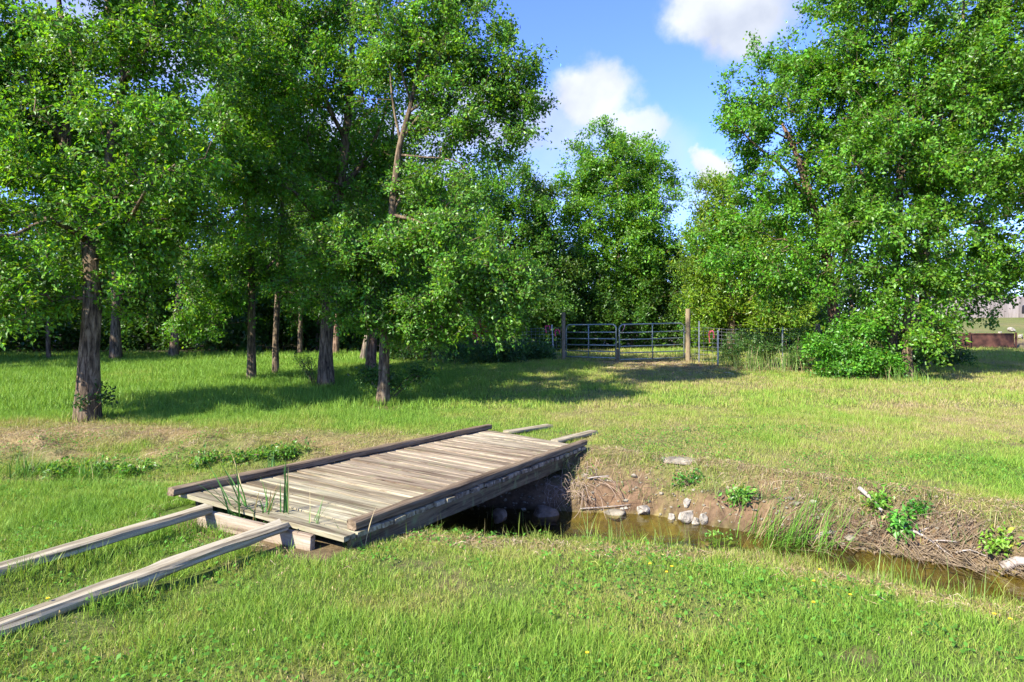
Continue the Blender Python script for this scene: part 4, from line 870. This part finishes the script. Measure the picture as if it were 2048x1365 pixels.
beam_obj('ramp_timber', 'short mossy timber off the far end of the deck, beside the far rail', bpt(1012, 862, .01), bpt(1100, 849, .01), .14, .05, 'grey_timber', 13, RG)
beam_obj('ramp_timber', 'short grey timber off the far end of the deck, beside the near rail', bpt(1108, 880, .0), bpt(1188, 861, .01), .14, .05, 'grey_timber', 14, RG)
beam_obj('sill_board', 'bleached board on edge under the ramp timbers at the near end of the bridge', SILL_A, SILL_B, .045, .15, 'sill', 15, None, .003, .005, cat='board')

# ------------------------------------------------------------------ rocks, driftwood, roots
def rock(label, u, v, w, h, mat, seed, depth=.7, sink=.25, rz=0, tilt=0, group=None, z=None, name='rock'):
    g_ = ground(u, v) if z is None else bpt(u, v, z); s_ = g_[1] / F; rng = random.Random(seed)
    bm_ = bmesh.new(); bmesh.ops.create_icosphere(bm_, subdivisions=4, radius=1)
    off = Vector((rng.uniform(0, 90), rng.uniform(0, 90), 0)); cuts = [Vector((rng.gauss(0, 1), rng.gauss(0, 1), rng.gauss(0, 1))).normalized() for _ in range(9)]
    for vt in bm_.verts:
        p = vt.co.copy()
        for cdir in cuts:
            dd = p.dot(cdir); lim = .66
            if dd > lim: p -= cdir * (dd - lim) * .92
        p *= 1 + .16 * mnoise.noise(p * 1.6 + off) + .06 * mnoise.noise(p * 5 + off) + .025 * mnoise.noise(p * 12 + off)
        vt.co = Vector((p.x * w * s_ / 2, p.y * w * s_ / 2 * depth, p.z * h * s_ * .62))
    me = bpy.data.meshes.new(name); bm_.to_mesh(me); bm_.free(); me.materials.append(M[mat])
    o = obj(name, me, None, (g_[0], g_[1], g_[2] + h * s_ * (.5 - sink)), label, 'rock', group); o.rotation_euler = (0, tilt, rz); return o
rock('big dark mossy boulder at the waterline under the far end of the bridge', 1090, 1046, 66, 40, 'rock_dark', 1, .7, .2, .3, .35)
rock('flat tan mossy stone lying at the waterline', 1228, 1038, 46, 20, 'rock_moss', 2, .7, .15, .1, -.15)
rock('small dark stone touching the flat mossy stone', 1243, 1034, 14, 14, 'rock_dark', 3, .8, .15)
rock('pale rounded stone on the slope above the flat mossy stone', 1285, 1030, 32, 19, 'rock', 4, .7, .15, .2, .3)
rock('leftmost small pale stone in the row at the waterline', 1343, 1045, 20, 18, 'rock', 5, .8, .15)
rock('largest pale angular stone in the row at the waterline', 1372, 1043, 36, 22, 'rock', 6, .7, .1, .1, .25)
rock('pale wedge stone right of the largest angular stone', 1392, 1050, 20, 16, 'rock', 7, .8, .1, .7)
rock('upright pale stone at the right end of the waterline row', 1407, 1051, 18, 22, 'rock', 8, .8, .1, .3)
rock('tiny pale stone in front of the row at the waterline', 1352, 1051, 9, 9, 'rock', 9, .8, .1)
rock('small pale stone on the bare slope below the feathery weed', 1374, 1014, 18, 16, 'rock', 10, .7, .2, .5)
rock('broad flat grey slab on the brow of the bank', 1358, 922, 78, 13, 'rock_moss', 11, .8, .42)
rock('small yellow pebble left of the pale rounded stone', 1244, 1022, 9, 7, 'rock', 12)
rock('small pale pebble beside the yellow pebble', 1252, 1018, 8, 6, 'rock', 13)
rock('little flat white chip on the bare soil bank', 1627, 1005, 18, 6, 'rock', 14)
rock('low stone awash at the near edge of the water', 1412, 1092, 40, 10, 'rock_moss', 15, .7, .3)
rock('brown stone at the foot of the debris', 1700, 1082, 24, 12, 'rock_moss', 16, .7, .2)
rock('dark round rock in the shade beneath the bridge', 1000, 1040, 40, 24, 'rock_dark', 17, .8, .2, .4, 0, None, -.5)
for k, (u, v, w, h, lab) in enumerate(((2022, 664, 16, 12, 'large grey boulder on the slope behind the rusty panels'), (2000, 668, 9, 6, 'small stone on the slope left of the grey boulder'), (1912, 645, 12, 5, 'pale flat stone in the sunlit strip below the board fence, left one'), (1940, 643, 14, 5, 'pale flat stone in the sunlit strip below the board fence, right one'), (2040, 676, 12, 9, 'brown stone right of the rusty panels'))):
    rock(lab, u, v, w, h, 'rock', 30 + k, .8, .2, k, 0, 'stones on the slope below the board fence')
def stick(label, pts, r0, r1, mat='drift', seed=0, name='driftwood', group=None, sides=10, fork=None):
    P = np.array([ground(u, v) + np.array([0, 0, dz]) for u, v, dz in pts]); org = P[0]
    S = spline(P, .05); q = MB(); V, Q, N = tube(S, np.linspace(r0, r1, len(S)), sides, True, .2, seed); q.add(V, Q, None, N)
    for f in (fork or []):
        P2 = np.array([S[int(f[0] * (len(S) - 1))], S[int(f[0] * (len(S) - 1))] + np.array(f[1]) * .5 + [0, 0, .01], S[int(f[0] * (len(S) - 1))] + np.array(f[1])])
        V, Q, N = tube(spline(P2, .05), np.linspace(r1 * 1.2, r1 * .5, len(spline(P2, .05))), 7, True, .15, seed + 1); q.add(V, Q, None, N)
    return obj(name, q.mesh(name, M[mat], True, org), None, org, label, 'driftwood', group)
stick('pale grey driftwood stick sloping down the bank, thick end up', [(1718, 996, .10), (1740, 1012, .08), (1765, 1034, .05)], .022, .014, seed=1)
stick('curved pale driftwood branch lying at the waterline', [(1630, 1083, .02), (1645, 1078, .05), (1668, 1078, .04)], .024, .012, seed=2, fork=[(.5, (.12, -.04, .03))])
stick('long thin brown branch running from the debris into the water', [(1805, 1070, .06), (1850, 1092, .07), (1905, 1128, .05)], .014, .007, seed=3, fork=[(.4, (.25, .05, .06)), (.7, (.15, -.12, .03))])
stick('stout grey driftwood log at the water edge by the right picture edge', [(2005, 1148, .05), (2035, 1142, .07), (2075, 1146, .06)], .045, .03, seed=4)
stick('thin pale twig arched over the debris at the far right', [(1910, 1118, .05), (1940, 1132, .12), (1985, 1128, .04)], .007, .004, seed=5)
stick('long straight pale stick along the waterline left of the stones', [(1160, 1028, .05), (1205, 1026, .06), (1262, 1021, .05)], .007, .004, seed=6)
stick('thin dead branch on the brow above the hanging roots', [(1175, 970, .06), (1195, 967, .07), (1218, 963, .06)], .008, .005, seed=7)
# tangle of hanging roots at the far right corner of the bridge
rng = np.random.default_rng(77); q = MB(); rb = ground(1150, 955)
for k in range(64):
    u, v = rng.normal(1150, 30), rng.uniform(935, 1000); p = ground(u, v) + [0, -.03, .03]
    a = rng.uniform(0, 2 * np.pi); L = rng.uniform(.15, .45); h = np.array([math.cos(a) * .6, -abs(math.sin(a)) * .5, 0])
    S = spline([p, p + h * L * .5 + rng.normal(0, .04, 3) + [0, -.04, .02], p + h * L + rng.normal(0, .05, 3) + [0, -.08, -L * .3], p + h * L * rng.uniform(.2, 1.2) + rng.normal(0, .08, 3) + [0, -.10, -L * rng.uniform(.2, .95)]], .05)
    V, Q, N = tube(S, np.linspace(rng.uniform(.0015, .005), .001, len(S)), 4, False); q.add(V, Q)
obj('root_tangle', q.mesh('root_tangle', M['root'], True, rb), None, rb, 'tangle of thin pale roots hanging from the bank beside the bridge', 'roots')
tuft('grey green tuft hanging below the far right corner of the bridge', ground(1140, 948) + np.array([0, -.05, .05]), 60, (.15, .4), (.004, .008), (.09, .14, .06), 95, .09, .9, 1.6, group='grass tufts beside the bridge', bias=(0, -1))
# twiggy debris: too many pieces to count
q = MB(); rng = np.random.default_rng(78)
for k in range(330):
    u = rng.triangular(1560, 1870, 2080); v0 = 1000 + (u - 1560) * .20; v = v0 + rng.normal(48, 22)
    p = ground(u, v); a = rng.normal(-.5, .7); L = rng.uniform(.08, .4)
    if p[2] < WATER_Z - .02: p[2] = WATER_Z
    e = p + np.array([math.cos(a) * L, math.sin(a) * L, 0]); e[2] = max(H1(e[0], e[1]), WATER_Z) + rng.uniform(.0, .05); p[2] += rng.uniform(.01, .10)
    S = np.array([p, (p + e) / 2 + rng.normal(0, .025, 3) + [0, 0, .02], e]); r = rng.uniform(.0015, .005)
    V, Q, N = tube(S, [r, r * .8, r * .4], 4, False); q.add(V, Q)
for k in range(1500):
    u = rng.triangular(1560, 1880, 2090); v = 1000 + (u - 1560) * .20 + rng.normal(46, 24); dd_ = HC / ((v - V0) / F + 1e-6) * 1.3
    x = (u - U0) / F * dd_; yb_ = float(np.interp(x, *BED)); y = yb_ + abs(rng.normal(.1, .35)); z = max(H1(x, y), WATER_Z) + rng.uniform(.005, .05)
    a, b_ = rng.normal(0, 1, 3), rng.normal(0, 1, 3); a /= np.linalg.norm(a); b_ = np.cross(a, b_); b_ /= np.linalg.norm(b_); L = rng.uniform(.012, .035); c0 = np.array([x, y, z])
    q.add([c0, c0 + a * L * .5 + b_ * L * .35, c0 + a * L, c0 + a * L * .5 - b_ * L * .35], [[0, 1, 2, 3]])
obj('debris', q.mesh('debris', M['twig'], True), kind='stuff', label='heap of dead twigs washed up along the far bank', cat='debris')
q = MB(); rng = np.random.default_rng(79); bmi = bmesh.new(); bmesh.ops.create_icosphere(bmi, subdivisions=1, radius=1); IV = np.array([v.co[:] for v in bmi.verts]); IT = np.array([[v.index for v in f.verts] for f in bmi.faces]); bmi.free()
for k in range(900):
    x = rng.uniform(-.6, 5.2); y = float(np.interp(x, *BED)) + rng.normal(.12, .28); z = H1(x, y)
    if z < WATER_Z - .06: continue
    r = rng.uniform(.006, .022) * (1 + (rng.random() < .06) * 1.2); V = IV * (1 + rng.normal(0, .18, (len(IV), 1))) * r * np.array([1, .9, .65]) + [x, y, z + r * .2]; q.add(V, None, IT)
obj('pebbles', q.mesh('pebbles', M['rock_moss'], False), kind='stuff', label='small stones and gravel scattered on the bare creek bank', cat='pebbles')
# flowers
for k, (u, v) in enumerate(((1300, 1152), (1345, 1157), (1640, 1162), (1626, 1187), (1626, 1232), (1990, 1257), (2022, 1267), (1175, 1337), (1332, 1168), (1700, 1216), (95, 1226))):
    p = ground(u, v); t = thing('yellow_flower', 'small yellow flower standing in the near lawn', 'flower', p, k * 1.3, 'yellow flowers in the near lawn')
    q = MB(); V, Q, N = tube([(0, 0, -.01), (.003, .002, .04), (.0, .004, .070)], [.0016, .0014, .0012], 5); q.add(V, Q, None, N); obj('stem', q.mesh('flower_stem', M['stem'], True), t)
    q = MB()
    for i in range(14):
        a = i / 14 * 2 * math.pi; d = np.array([math.cos(a), math.sin(a), 0]); s_ = np.array([-d[1], d[0], 0]) * .003; z = .071 + (i % 2) * .003
        c0 = np.array([0, .004, z]); q.add([c0 - s_ * .5, c0 + s_ * .5, c0 + d * .007 + s_ + [0, 0, .004], c0 + d * .010 + [0, 0, .003], c0 + d * .007 - s_ + [0, 0, .004]], None, None, [[0, 1, 2, 3, 4]])
    obj('petals', q.mesh('flower_petals', M['petal']), t)

# ------------------------------------------------------------------ gate, posts, wire fence
PL, PR_, PM = ground(1127, 720), ground(1376, 724), ground(1235, 725)
def round_post(label, p, h, r, mat, seed, lean=(0, 0), group='posts along the fence line', name='wooden_post', cat='post'):
    S = np.array([(0, 0, -.2), (lean[0] * .3, lean[1] * .3, h * .3), (lean[0] * .65, lean[1] * .65, h * .65), (lean[0], lean[1], h)])
    q = MB(); V, Q, N = tube(spline(S, .15), r, 12, True, .06, seed); q.add(V, Q, None, N)
    return obj(name, q.mesh(name, M[mat], False), None, p, label, cat, group)
hp = lambda v0, v1, p: (v1 - v0) * p[1] / F
round_post('round wooden gate post at the left end of the gate', PL, hp(625, 720, PL), .068, 'post', 1)
round_post('thicker round wooden gate post at the right end of the gate', PR_, hp(618, 724, PR_), .085, 'post', 2)
round_post('short stub post where the two gate leaves meet', PM + np.array([0, .12, 0]), hp(698, 724, PM), .06, 'post', 3)
pw = ground(1636, 735); round_post('weathered wooden post with a pink ribbon by the large rounded bush', pw, hp(648, 735, pw), .075, 'grey_timber', 4)
def gate_leaf(label, A, B, z0, z1, mid_t, seed, zb=(0, 0)):
    A = np.asarray(A, float); B = np.asarray(B, float); L = np.linalg.norm((B - A)[:2]); ang = math.atan2(B[1] - A[1], B[0] - A[0])
    t = thing('farm_gate', label, 'gate', (A[0], A[1], A[2]), ang, 'leaves of the tubular gate')
    h = z1 - z0; rc = .16; r = .026
    pts = [(0, z0)] + [(0, z0 + h - rc)] + [(rc * (1 - math.cos(a)), z0 + h - rc + rc * math.sin(a)) for a in np.linspace(.2, math.pi / 2, 6)]
    pts += [(L - x, z) for x, z in pts[::-1]]
    sag = lambda x: zb[0] + (zb[1] - zb[0]) * x / L
    q = MB(); P = np.array([(x, 0, z + sag(x)) for x, z in pts]); V, Q, N = tube(P, r, 10); q.add(V, Q, None, N)
    obj('gate_frame', q.mesh('gate_frame', M['gate'], True), t)
    for k in range(5):
        z = z0 + .02 + h * (.0, .185, .37, .56, .755)[k]; q = MB(); V, Q, N = tube([(.01, 0, z + sag(0)), (L / 2, 0, z + sag(L / 2) - .004), (L - .01, 0, z + sag(L))], .021, 8); q.add(V, Q, None, N); obj('gate_rail', q.mesh('gate_rail', M['gate'], True), t)
    x = L * mid_t; q = MB(); V, Q, N = tube([(x, -.028, z0 + sag(x)), (x, -.028, z1 + sag(x))], .02, 8); q.add(V, Q, None, N); obj('gate_brace', q.mesh('gate_brace', M['gate'], True), t)
    return t, L
gl0 = np.array([PL[0] + .10, PL[1], PL[2]]); gm = np.array([PM[0] - .05, PM[1] - .02, PM[2]]); gm2 = np.array([PM[0] + .06, PM[1] - .02, PM[2]]); gr0 = np.array([PR_[0] - .14, PR_[1], PR_[2]])
t1, L1 = gate_leaf('narrower left leaf of the grey tubular steel gate', gl0, gm, .10, 1.27, .47, 1, (0.0, .03))
t2, L2 = gate_leaf('wider right leaf of the grey tubular steel gate', gm2, gr0, .07, 1.29, .50, 2, (.0, .05))
for t, xx, zz in ((t1, -.04, .98), (t1, -.04, .25), (t2, L2 + .03, 1.0), (t2, L2 + .03, .25)):
    q = MB(); V, Q, N = tube([(xx - .05, 0, zz), (xx + .05, 0, zz)], .014, 8); q.add(V, Q, None, N); V, Q, N = tube([(xx, 0, zz - .04), (xx, 0, zz + .05)], .018, 8); q.add(V, Q, None, N); obj('hinge', q.mesh('gate_hinge', M['steel'], True), t)
q = MB(); q0 = gm + np.array([.05, -.05, .62])
for k in range(7):
    a = k / 7 * 2 * math.pi; c0 = np.array([math.cos(a) * .11, -.03, math.sin(a) * .05])
    ring = [c0 + np.array([math.cos(b) * .02, math.sin(b) * .012 * (k % 2), math.sin(b) * .012 * ((k + 1) % 2)]) for b in np.linspace(0, 2 * math.pi, 9)]
    V, Q, N = tube(ring, .004, 5, False); q.add(V, Q)
obj('chain', q.mesh('gate_chain', M['steel'], True), None, q0, 'steel chain looped around the meeting stiles of the gate', 'chain')
def tpost(label, u, v0, v1, lean=0.0):
    p = ground(u, v1); h = hp(v0, v1, p); t = thing('steel_post', label, 'post', p, 0, 'steel posts of the wire fence')
    q = MB()
    for b in (box(-.02, .02, -.004, .004, -.2, h), box(-.004, .004, .0045, .035, -.2, h)): q.add(b[0], b[1])
    for k in range(int(h / .055)): b = box(-.006, .006, -.011, -.0045, .05 + k * .055, .068 + k * .055); q.add(b[0], b[1])
    V = np.concatenate(q.V); V[:, 0] += V[:, 2] * lean; q.V = [V]
    obj('stake', q.mesh('steel_stake', M['steel']), t)
    b = box(-.021, .021, -.0055, .0055, h - .12, h + .002); q = MB(); q.add(b[0] + np.array([lean * h, 0, 0]), b[1]); obj('painted_tip', q.mesh('post_tip', M['steel']), t)
    return p, h
tpost('steel fence post standing just right of the gate', 1398, 643, 727); tpost('steel fence post second from the gate, with a pale top', 1436, 661, 736)
tpost('thin steel fence post among the weeds', 1565, 655, 740); tpost('steel fence post leaning left of the gate', 1108, 650, 719, -.06)
def ribbon(label, p, mat, L=.32, seed=0, loop=True):
    rng = np.random.default_rng(seed); q = MB(); w = .028
    strands = [[(0, 0, 0), (.05, -.01, .05), (.10, -.02, -.02), (.11, -.02, -L * .6)], [(0, 0, 0), (-.03, -.015, .04), (-.05, -.01, -.05), (-.03, -.01, -L)]] if loop else [[(0, 0, 0), (-.02, -.02, -L * .5), (-.06, -.02, -L)]]
    for st in strands:
        S = spline(np.array(st) + rng.normal(0, .008, (len(st), 3)), .03)
        s_ = np.array([w / 2, w / 4, w / 6])
        V = np.concatenate([np.stack([S - s_, S + s_], 1).reshape(-1, 3), np.stack([S - s_, S + s_], 1).reshape(-1, 3) + [0, .002, 0]])
        m = len(S); o = np.arange(m - 1) * 2; Q = np.concatenate([np.stack([o, o + 1, o + 3, o + 2], 1), np.stack([o, o + 2, o + 3, o + 1], 1) + 2 * m]); q.add(V, Q)
    k = q; V, Q, N = tube([(-.02, 0, 0), (.02, 0, 0)], .02, 8); q.add(V, Q, None, N)
    return obj('ribbon', q.mesh('ribbon', M[mat]), None, p, label, 'ribbon', 'marker ribbons tied along the fence')
ribbon('pink ribbon tied on the wire right of the gate', at(1421, 664, PR_[1] - .3), 'pink', .38, 1)
ribbon('long deep pink ribbon hanging on the weathered wooden post', at(1630, 663, pw[1] - .12), 'pink', .42, 2)
ribbon('pale pink ribbon end hanging from the top of the wider gate leaf', at(1249, 651, PM[1] - .06), 'pale_pink', .2, 3, False)
ribbon('pink ribbon curled just left of the left gate post', at(1113, 661, PL[1] - .1), 'pink', .22, 4)
ribbon('red ribbon bow left of the leaning steel post', at(1094, 653, PL[1] + .3), 'pink', .25, 5)
ribbon('orange ribbon hanging in the shade behind the slim tree', at(949, 673, 22), 'orange', .24, 6)
ribbon('orange ribbon hanging at the wood edge, leftmost of the ribbons', at(833, 670, 22.5), 'orange', .22, 7)
def wire_fence(label, A, B, h, nh=9, sp=.15, post=None):
    A = np.asarray(A, float); B = np.asarray(B, float); L = np.linalg.norm((B - A)[:2]); ang = math.atan2(B[1] - A[1], B[0] - A[0]); q = MB(); n = int(L / sp)
    def zz(x): p = A + (B - A) * x / L; return H1(p[0], p[1]) - A[2]
    for k in range(n + 1):
        x = L * k / n; V, Q, N = tube([(x, 0, zz(x) + .03), (x + .01 * math.sin(k * 1.7), 0, zz(x) + h)], .0028, 4, False); q.add(V, Q)
    for j in range(nh):
        z = .05 + (h - .05) * (j / (nh - 1)) ** .85; P = [(x, .005, zz(x) + z + .015 * math.sin(x * 2.1 + j)) for x in np.linspace(0, L, 30)]; V, Q, N = tube(P, .003, 4, False); q.add(V, Q)
    o = obj('wire_fence', q.mesh('wire_fence', M['wire'], False), None, A, label, 'fence'); o.rotation_euler = (0, 0, ang); return o
wire_fence('wire mesh fence running right from the gate into the bushes', PR_ + np.array([.1, .05, 0]), ground(1645, 735) + np.array([0, .1, 0]), 1.18)
wire_fence('wire mesh fence running left from the gate into the shade', PL + np.array([-.1, .08, 0]), np.array([-3.6, 22.8, H1(-3.6, 22.8)]), 1.15)

# grey stump and lumber at the wood edge, seen under the slim tree
st = ground(873, 712); q = MB(); V, Q, N = tube(spline([(0, 0, -.1), (.01, 0, .3), (.0, .02, .62)], .1), .17, 16, True, .15, 5); q.add(V, Q, None, N)
obj('stump', q.mesh('stump', M['grey_timber'], False), None, st, 'weathered grey stump at the wood edge behind the slim tree', 'stump')
pb = ground(915, 704); beam_obj('lumber', 'tan board lying across the shaded wood edge', pb + np.array([-.5, 0, .42]), pb + np.array([.55, .15, .36]), .2, .12, 'post', 61, cat='board')
shrub('bush with rusty orange dead leaves in the shade behind the slim tree', (905, 706), [(893, 655, .3, 16, 14), (958, 658, .3, 16, 24)], 26, 40, .11, (.30, .07, .02), 131, .25, 'dead_bush', cat='bush', yellow=.02)

# ------------------------------------------------------------------ far right: rusty panels, board fence, black vehicle
ra, rb_ = ground(1936, 702), ground(2032, 699); ra = np.array([ra[0], 31.2, H1(ra[0], 31.2)]); rb_ = np.array([(2030 - U0) / F * 31.2, 31.2, H1((2030 - U0) / F * 31.2, 31.2)])
rw = thing('retaining_panels', 'pair of rusty brown retaining panels set into the slope on the far right', 'retaining wall', ra, math.atan2(rb_[1] - ra[1], rb_[0] - ra[0]))
LW = np.linalg.norm((rb_ - ra)[:2]); hw = .78
for x0, x1, yo in ((0, LW * .43, .0), (LW * .435, LW, .05)):
    b = box(x0, x1, yo, yo + .09, -.2, hw); q = MB(); q.add(*b)
    for zz in (hw - .06, .08): b = box(x0 + .01, x1 - .01, yo - .035, yo - .002, zz, zz + .055); q.add(*b)
    obj('panel', q.mesh('retaining_panel', M['rust']), rw)
for x in (0.0, LW * .432, LW):
    b = box(x - .04, x + .04, -.09, -.04, -.2, hw + .04); q = MB(); q.add(*b); obj('post', q.mesh('retaining_post', M['rust']), rw)
fy = 52.5; fa = np.array([34.5, fy + 1.5, H1(34.5, fy + 1.5)]); fb = np.array([52, fy - 1, H1(52, fy - 1)])
bf = thing('board_fence', 'grey vertical board privacy fence at the top of the slope on the far right', 'fence', fa, math.atan2(fb[1] - fa[1], fb[0] - fa[0]))
Lf = np.linalg.norm((fb - fa)[:2]); q = MB(); rng = np.random.default_rng(9); nbd = int(Lf / .15)
for k in range(nbd):
    x = k * .15; p = fa + (fb - fa) * x / Lf; zz = H1(p[0], p[1]) - fa[2]; h = 1.83 + rng.normal(0, .012)
    b = box(x + .003, x + .147, rng.normal(0, .003), .018, zz - .08, zz + h); q.add(b[0], b[1], None, None, np.array([1, 1, 1]) * rng.uniform(.75, 1.15))
obj('board_panel', q.mesh('fence_boards', M['fence_board']), bf)
for z in (.4, 1.5):
    q = MB(); P = [(x, .045, H1(*(fa + (fb - fa) * x / Lf)[:2]) - fa[2] + z) for x in np.linspace(0, Lf, 24)]
    V, Q, N = tube(P, .035, 4); q.add(V, Q, None, N, np.array([.9, .9, .9])); obj('rail', q.mesh('fence_rail', M['fence_board']), bf)
for k in range(7):
    x = k * 2.44 + .5; p = fa + (fb - fa) * x / Lf; zz = H1(p[0], p[1]) - fa[2]; b = box(x, x + .09, .08, .17, zz - .2, zz + 1.8); q = MB(); q.add(b[0], b[1], None, None, np.array([.9, .9, .9])); obj('post', q.mesh('fence_post', M['fence_board']), bf)
# black pickup, only its rear corner inside the frame
vx, vy = (2062 - U0) / F * 49.0, 49.0; car = thing('parked_truck', 'black parked truck cut by the right picture edge in front of the board fence', 'truck', (vx, vy, H1(vx + 1, vy)), 0)
def prism(pts, y0, y1):
    n = len(pts); V = [(x, y0, z) for x, z in pts] + [(x, y1, z) for x, z in pts]
    return np.array(V, float), [(i, (i + 1) % n, n + (i + 1) % n, n + i) for i in range(n)], [list(range(n))[::-1], list(range(n, 2 * n))]
q = MB(); V, Q, N = prism([(0, .5), (.03, .95), (.1, 1.05), (2.2, 1.08), (2.25, 1.1), (3.9, 1.1), (5.0, 1.0), (5.2, .85), (5.25, .45), (4.6, .38), (1.1, .38), (.62, .52), (.14, .38), (.02, .36)], -.9, .9); q.add(V, Q, None, N); obj('body', q.mesh('truck_body', M['black'], False), car)
q = MB(); V, Q, N = prism([(2.05, 1.08), (2.2, 1.72), (2.4, 1.8), (3.4, 1.8), (4.05, 1.1)], -.8, .8); q.add(V, Q, None, N); obj('cab', q.mesh('truck_cab', M['black'], False), car)
q = MB(); V, Q, N = prism([(2.3, 1.15), (2.4, 1.68), (3.35, 1.68), (3.8, 1.15)], -.815, .815); q.add(V, Q, None, N); obj('window', q.mesh('truck_window', M['glass'], False), car)
for x in (.62, 4.3):
    for y in (-.85, .62):
        w = obj('wheel', None, car)
        a = np.linspace(0, 2 * np.pi, 25)[:-1]
        q = MB(); V, Q, N = tube([(x, y, .38), (x, y + .02, .38), (x, y + .21, .38), (x, y + .23, .38)], [.34, .38, .38, .34], 24); q.add(V, Q, None, N); obj('tyre', q.mesh('truck_tyre', M['tyre'], False), w)
        q = MB(); V, Q, N = tube([(x, y - .012, .38), (x, y + .242, .38)], [.22, .22], 18); q.add(V, Q, None, N); obj('rim', q.mesh('truck_rim', M['steel'], False), w)

# ------------------------------------------------------------------ sky, sun, camera
SUN_EL, SUN_AZ = R(39), np.array([-.74, -.6726])
sv = Vector((SUN_AZ[0] * math.cos(SUN_EL), SUN_AZ[1] * math.cos(SUN_EL), math.sin(SUN_EL)))
w = bpy.context.scene.world; w.use_nodes = True; nt = w.node_tree; nt.nodes.clear()
def WN(ty, **k):
    x = nt.nodes.new(ty)
    for a, b in k.items(): setattr(x, a, b)
    return x
def ML(op, a, b=None, c=None):
    x = WN('ShaderNodeMath', operation=op)
    for i, v in enumerate((a, b, c)):
        if v is None: continue
        if isinstance(v, (int, float)): x.inputs[i].default_value = v
        else: nt.links.new(v, x.inputs[i])
    return x.outputs[0]
sky = WN('ShaderNodeTexSky', sky_type='NISHITA'); sky.sun_disc = False; sky.sun_elevation = SUN_EL
sky.sun_rotation = math.atan2(sv.x, sv.y); sky.air_density = 1.0; sky.dust_density = .3; sky.ozone_density = 3.5; sky.altitude = 200
tc = WN('ShaderNodeTexCoord'); sep = WN('ShaderNodeSeparateXYZ'); nt.links.new(tc.outputs['Generated'], sep.inputs[0])
nz = WN('ShaderNodeTexNoise'); nz.inputs['Scale'].default_value = 7; nz.inputs['Detail'].default_value = 8; nz.inputs['Roughness'].default_value = .58; nt.links.new(tc.outputs['Generated'], nz.inputs[0])
sn = WN('ShaderNodeSeparateColor'); nt.links.new(nz.outputs['Color'], sn.inputs[0])
yy = ML('MAXIMUM', sep.outputs[1], .05)
px = ML('ADD', ML('DIVIDE', sep.outputs[0], yy), ML('MULTIPLY', ML('SUBTRACT', sn.outputs[0], .5), .22))
pz = ML('ADD', ML('DIVIDE', sep.outputs[2], yy), ML('MULTIPLY', ML('SUBTRACT', sn.outputs[1], .5), .19))
cl = None
for u, v, ru, rv, st_ in ((1450, 20, 128, 92, 1.0), (1530, 20, 60, 35, .6), (1180, 205, 112, 88, 1.0), (1270, 265, 85, 55, .85), (1120, 250, 140, 70, .6), (1430, 348, 55, 42, 1.0), (960, 230, 170, 110, .8), (700, 330, 300, 120, .7), (300, 60, 330, 140, .6), (1350, 400, 190, 60, .35), (1200, 330, 230, 110, .38), (1180, 260, 170, 70, .6), (2300, 200, 300, 120, .7)):
    dx = ML('DIVIDE', ML('SUBTRACT', px, (u - U0) / F), ru / F); dz = ML('DIVIDE', ML('SUBTRACT', pz, (V0 - v) / F), rv / F)
    d = ML('SQRT', ML('ADD', ML('MULTIPLY', dx, dx), ML('MULTIPLY', dz, dz)))
    mr = WN('ShaderNodeMapRange', interpolation_type='SMOOTHSTEP'); nt.links.new(d, mr.inputs[0]); mr.inputs[1].default_value = 1.18; mr.inputs[2].default_value = .58; mr.inputs[3].default_value = 0; mr.inputs[4].default_value = st_
    cl = mr.outputs[0] if cl is None else ML('MAXIMUM', cl, mr.outputs[0])
hz = WN('ShaderNodeMix', data_type='RGBA', blend_type='MULTIPLY'); hz.inputs[0].default_value = 1; nt.links.new(sky.outputs[0], hz.inputs[6]); hz.inputs[7].default_value = (.39, .445, .80, 1)
nz2 = WN('ShaderNodeTexNoise'); nz2.inputs['Scale'].default_value = 7; nz2.inputs['Detail'].default_value = 6; nt.links.new(tc.outputs['Generated'], nz2.inputs[0])
cr = WN('ShaderNodeValToRGB'); cr.color_ramp.elements[0].position = .35; cr.color_ramp.elements[0].color = (1.15, 1.27, 1.55, 1); cr.color_ramp.elements[1].position = .62; cr.color_ramp.elements[1].color = (1.86, 1.95, 2.10, 1); nt.links.new(nz2.outputs[0], cr.inputs[0])
mx = WN('ShaderNodeMix', data_type='RGBA'); nt.links.new(cl, mx.inputs[0]); nt.links.new(hz.outputs[2], mx.inputs[6]); nt.links.new(cr.outputs[0], mx.inputs[7])
bg = WN('ShaderNodeBackground'); bg.inputs[1].default_value = .15; nt.links.new(mx.outputs[2], bg.inputs[0]); wo = WN('ShaderNodeOutputWorld'); nt.links.new(bg.outputs[0], wo.inputs[0])
sl = bpy.data.lights.new('sun', 'SUN'); sl.energy = 3.75; sl.angle = R(.53); sl.color = (1.0, .95, .86)
so = bpy.data.objects.new('sun', sl); C.objects.link(so); so.rotation_euler = sv.to_track_quat('Z', 'Y').to_euler()
cam = bpy.data.cameras.new('camera'); co_ = bpy.data.objects.new('camera', cam); C.objects.link(co_)
co_.location = (0, 0, HC); co_.rotation_euler = (R(90), 0, 0); cam.sensor_width = 36; cam.lens = 36 * F / 2048; cam.shift_y = -(682.5 - V0) / 2048; cam.clip_end = 3000; cam.clip_start = .05
sc = bpy.context.scene; sc.camera = co_
sc.view_settings.view_transform = 'Standard'; sc.view_settings.look = 'None'; sc.view_settings.exposure = 1.95; sc.view_settings.gamma = 1.0
cy = sc.cycles; cy.max_bounces = 7; cy.diffuse_bounces = 3; cy.glossy_bounces = 2; cy.transmission_bounces = 4; cy.transparent_max_bounces = 6; cy.use_denoising = True
cy.sample_clamp_indirect = 6; cy.caustics_reflective = False; cy.caustics_refractive = False
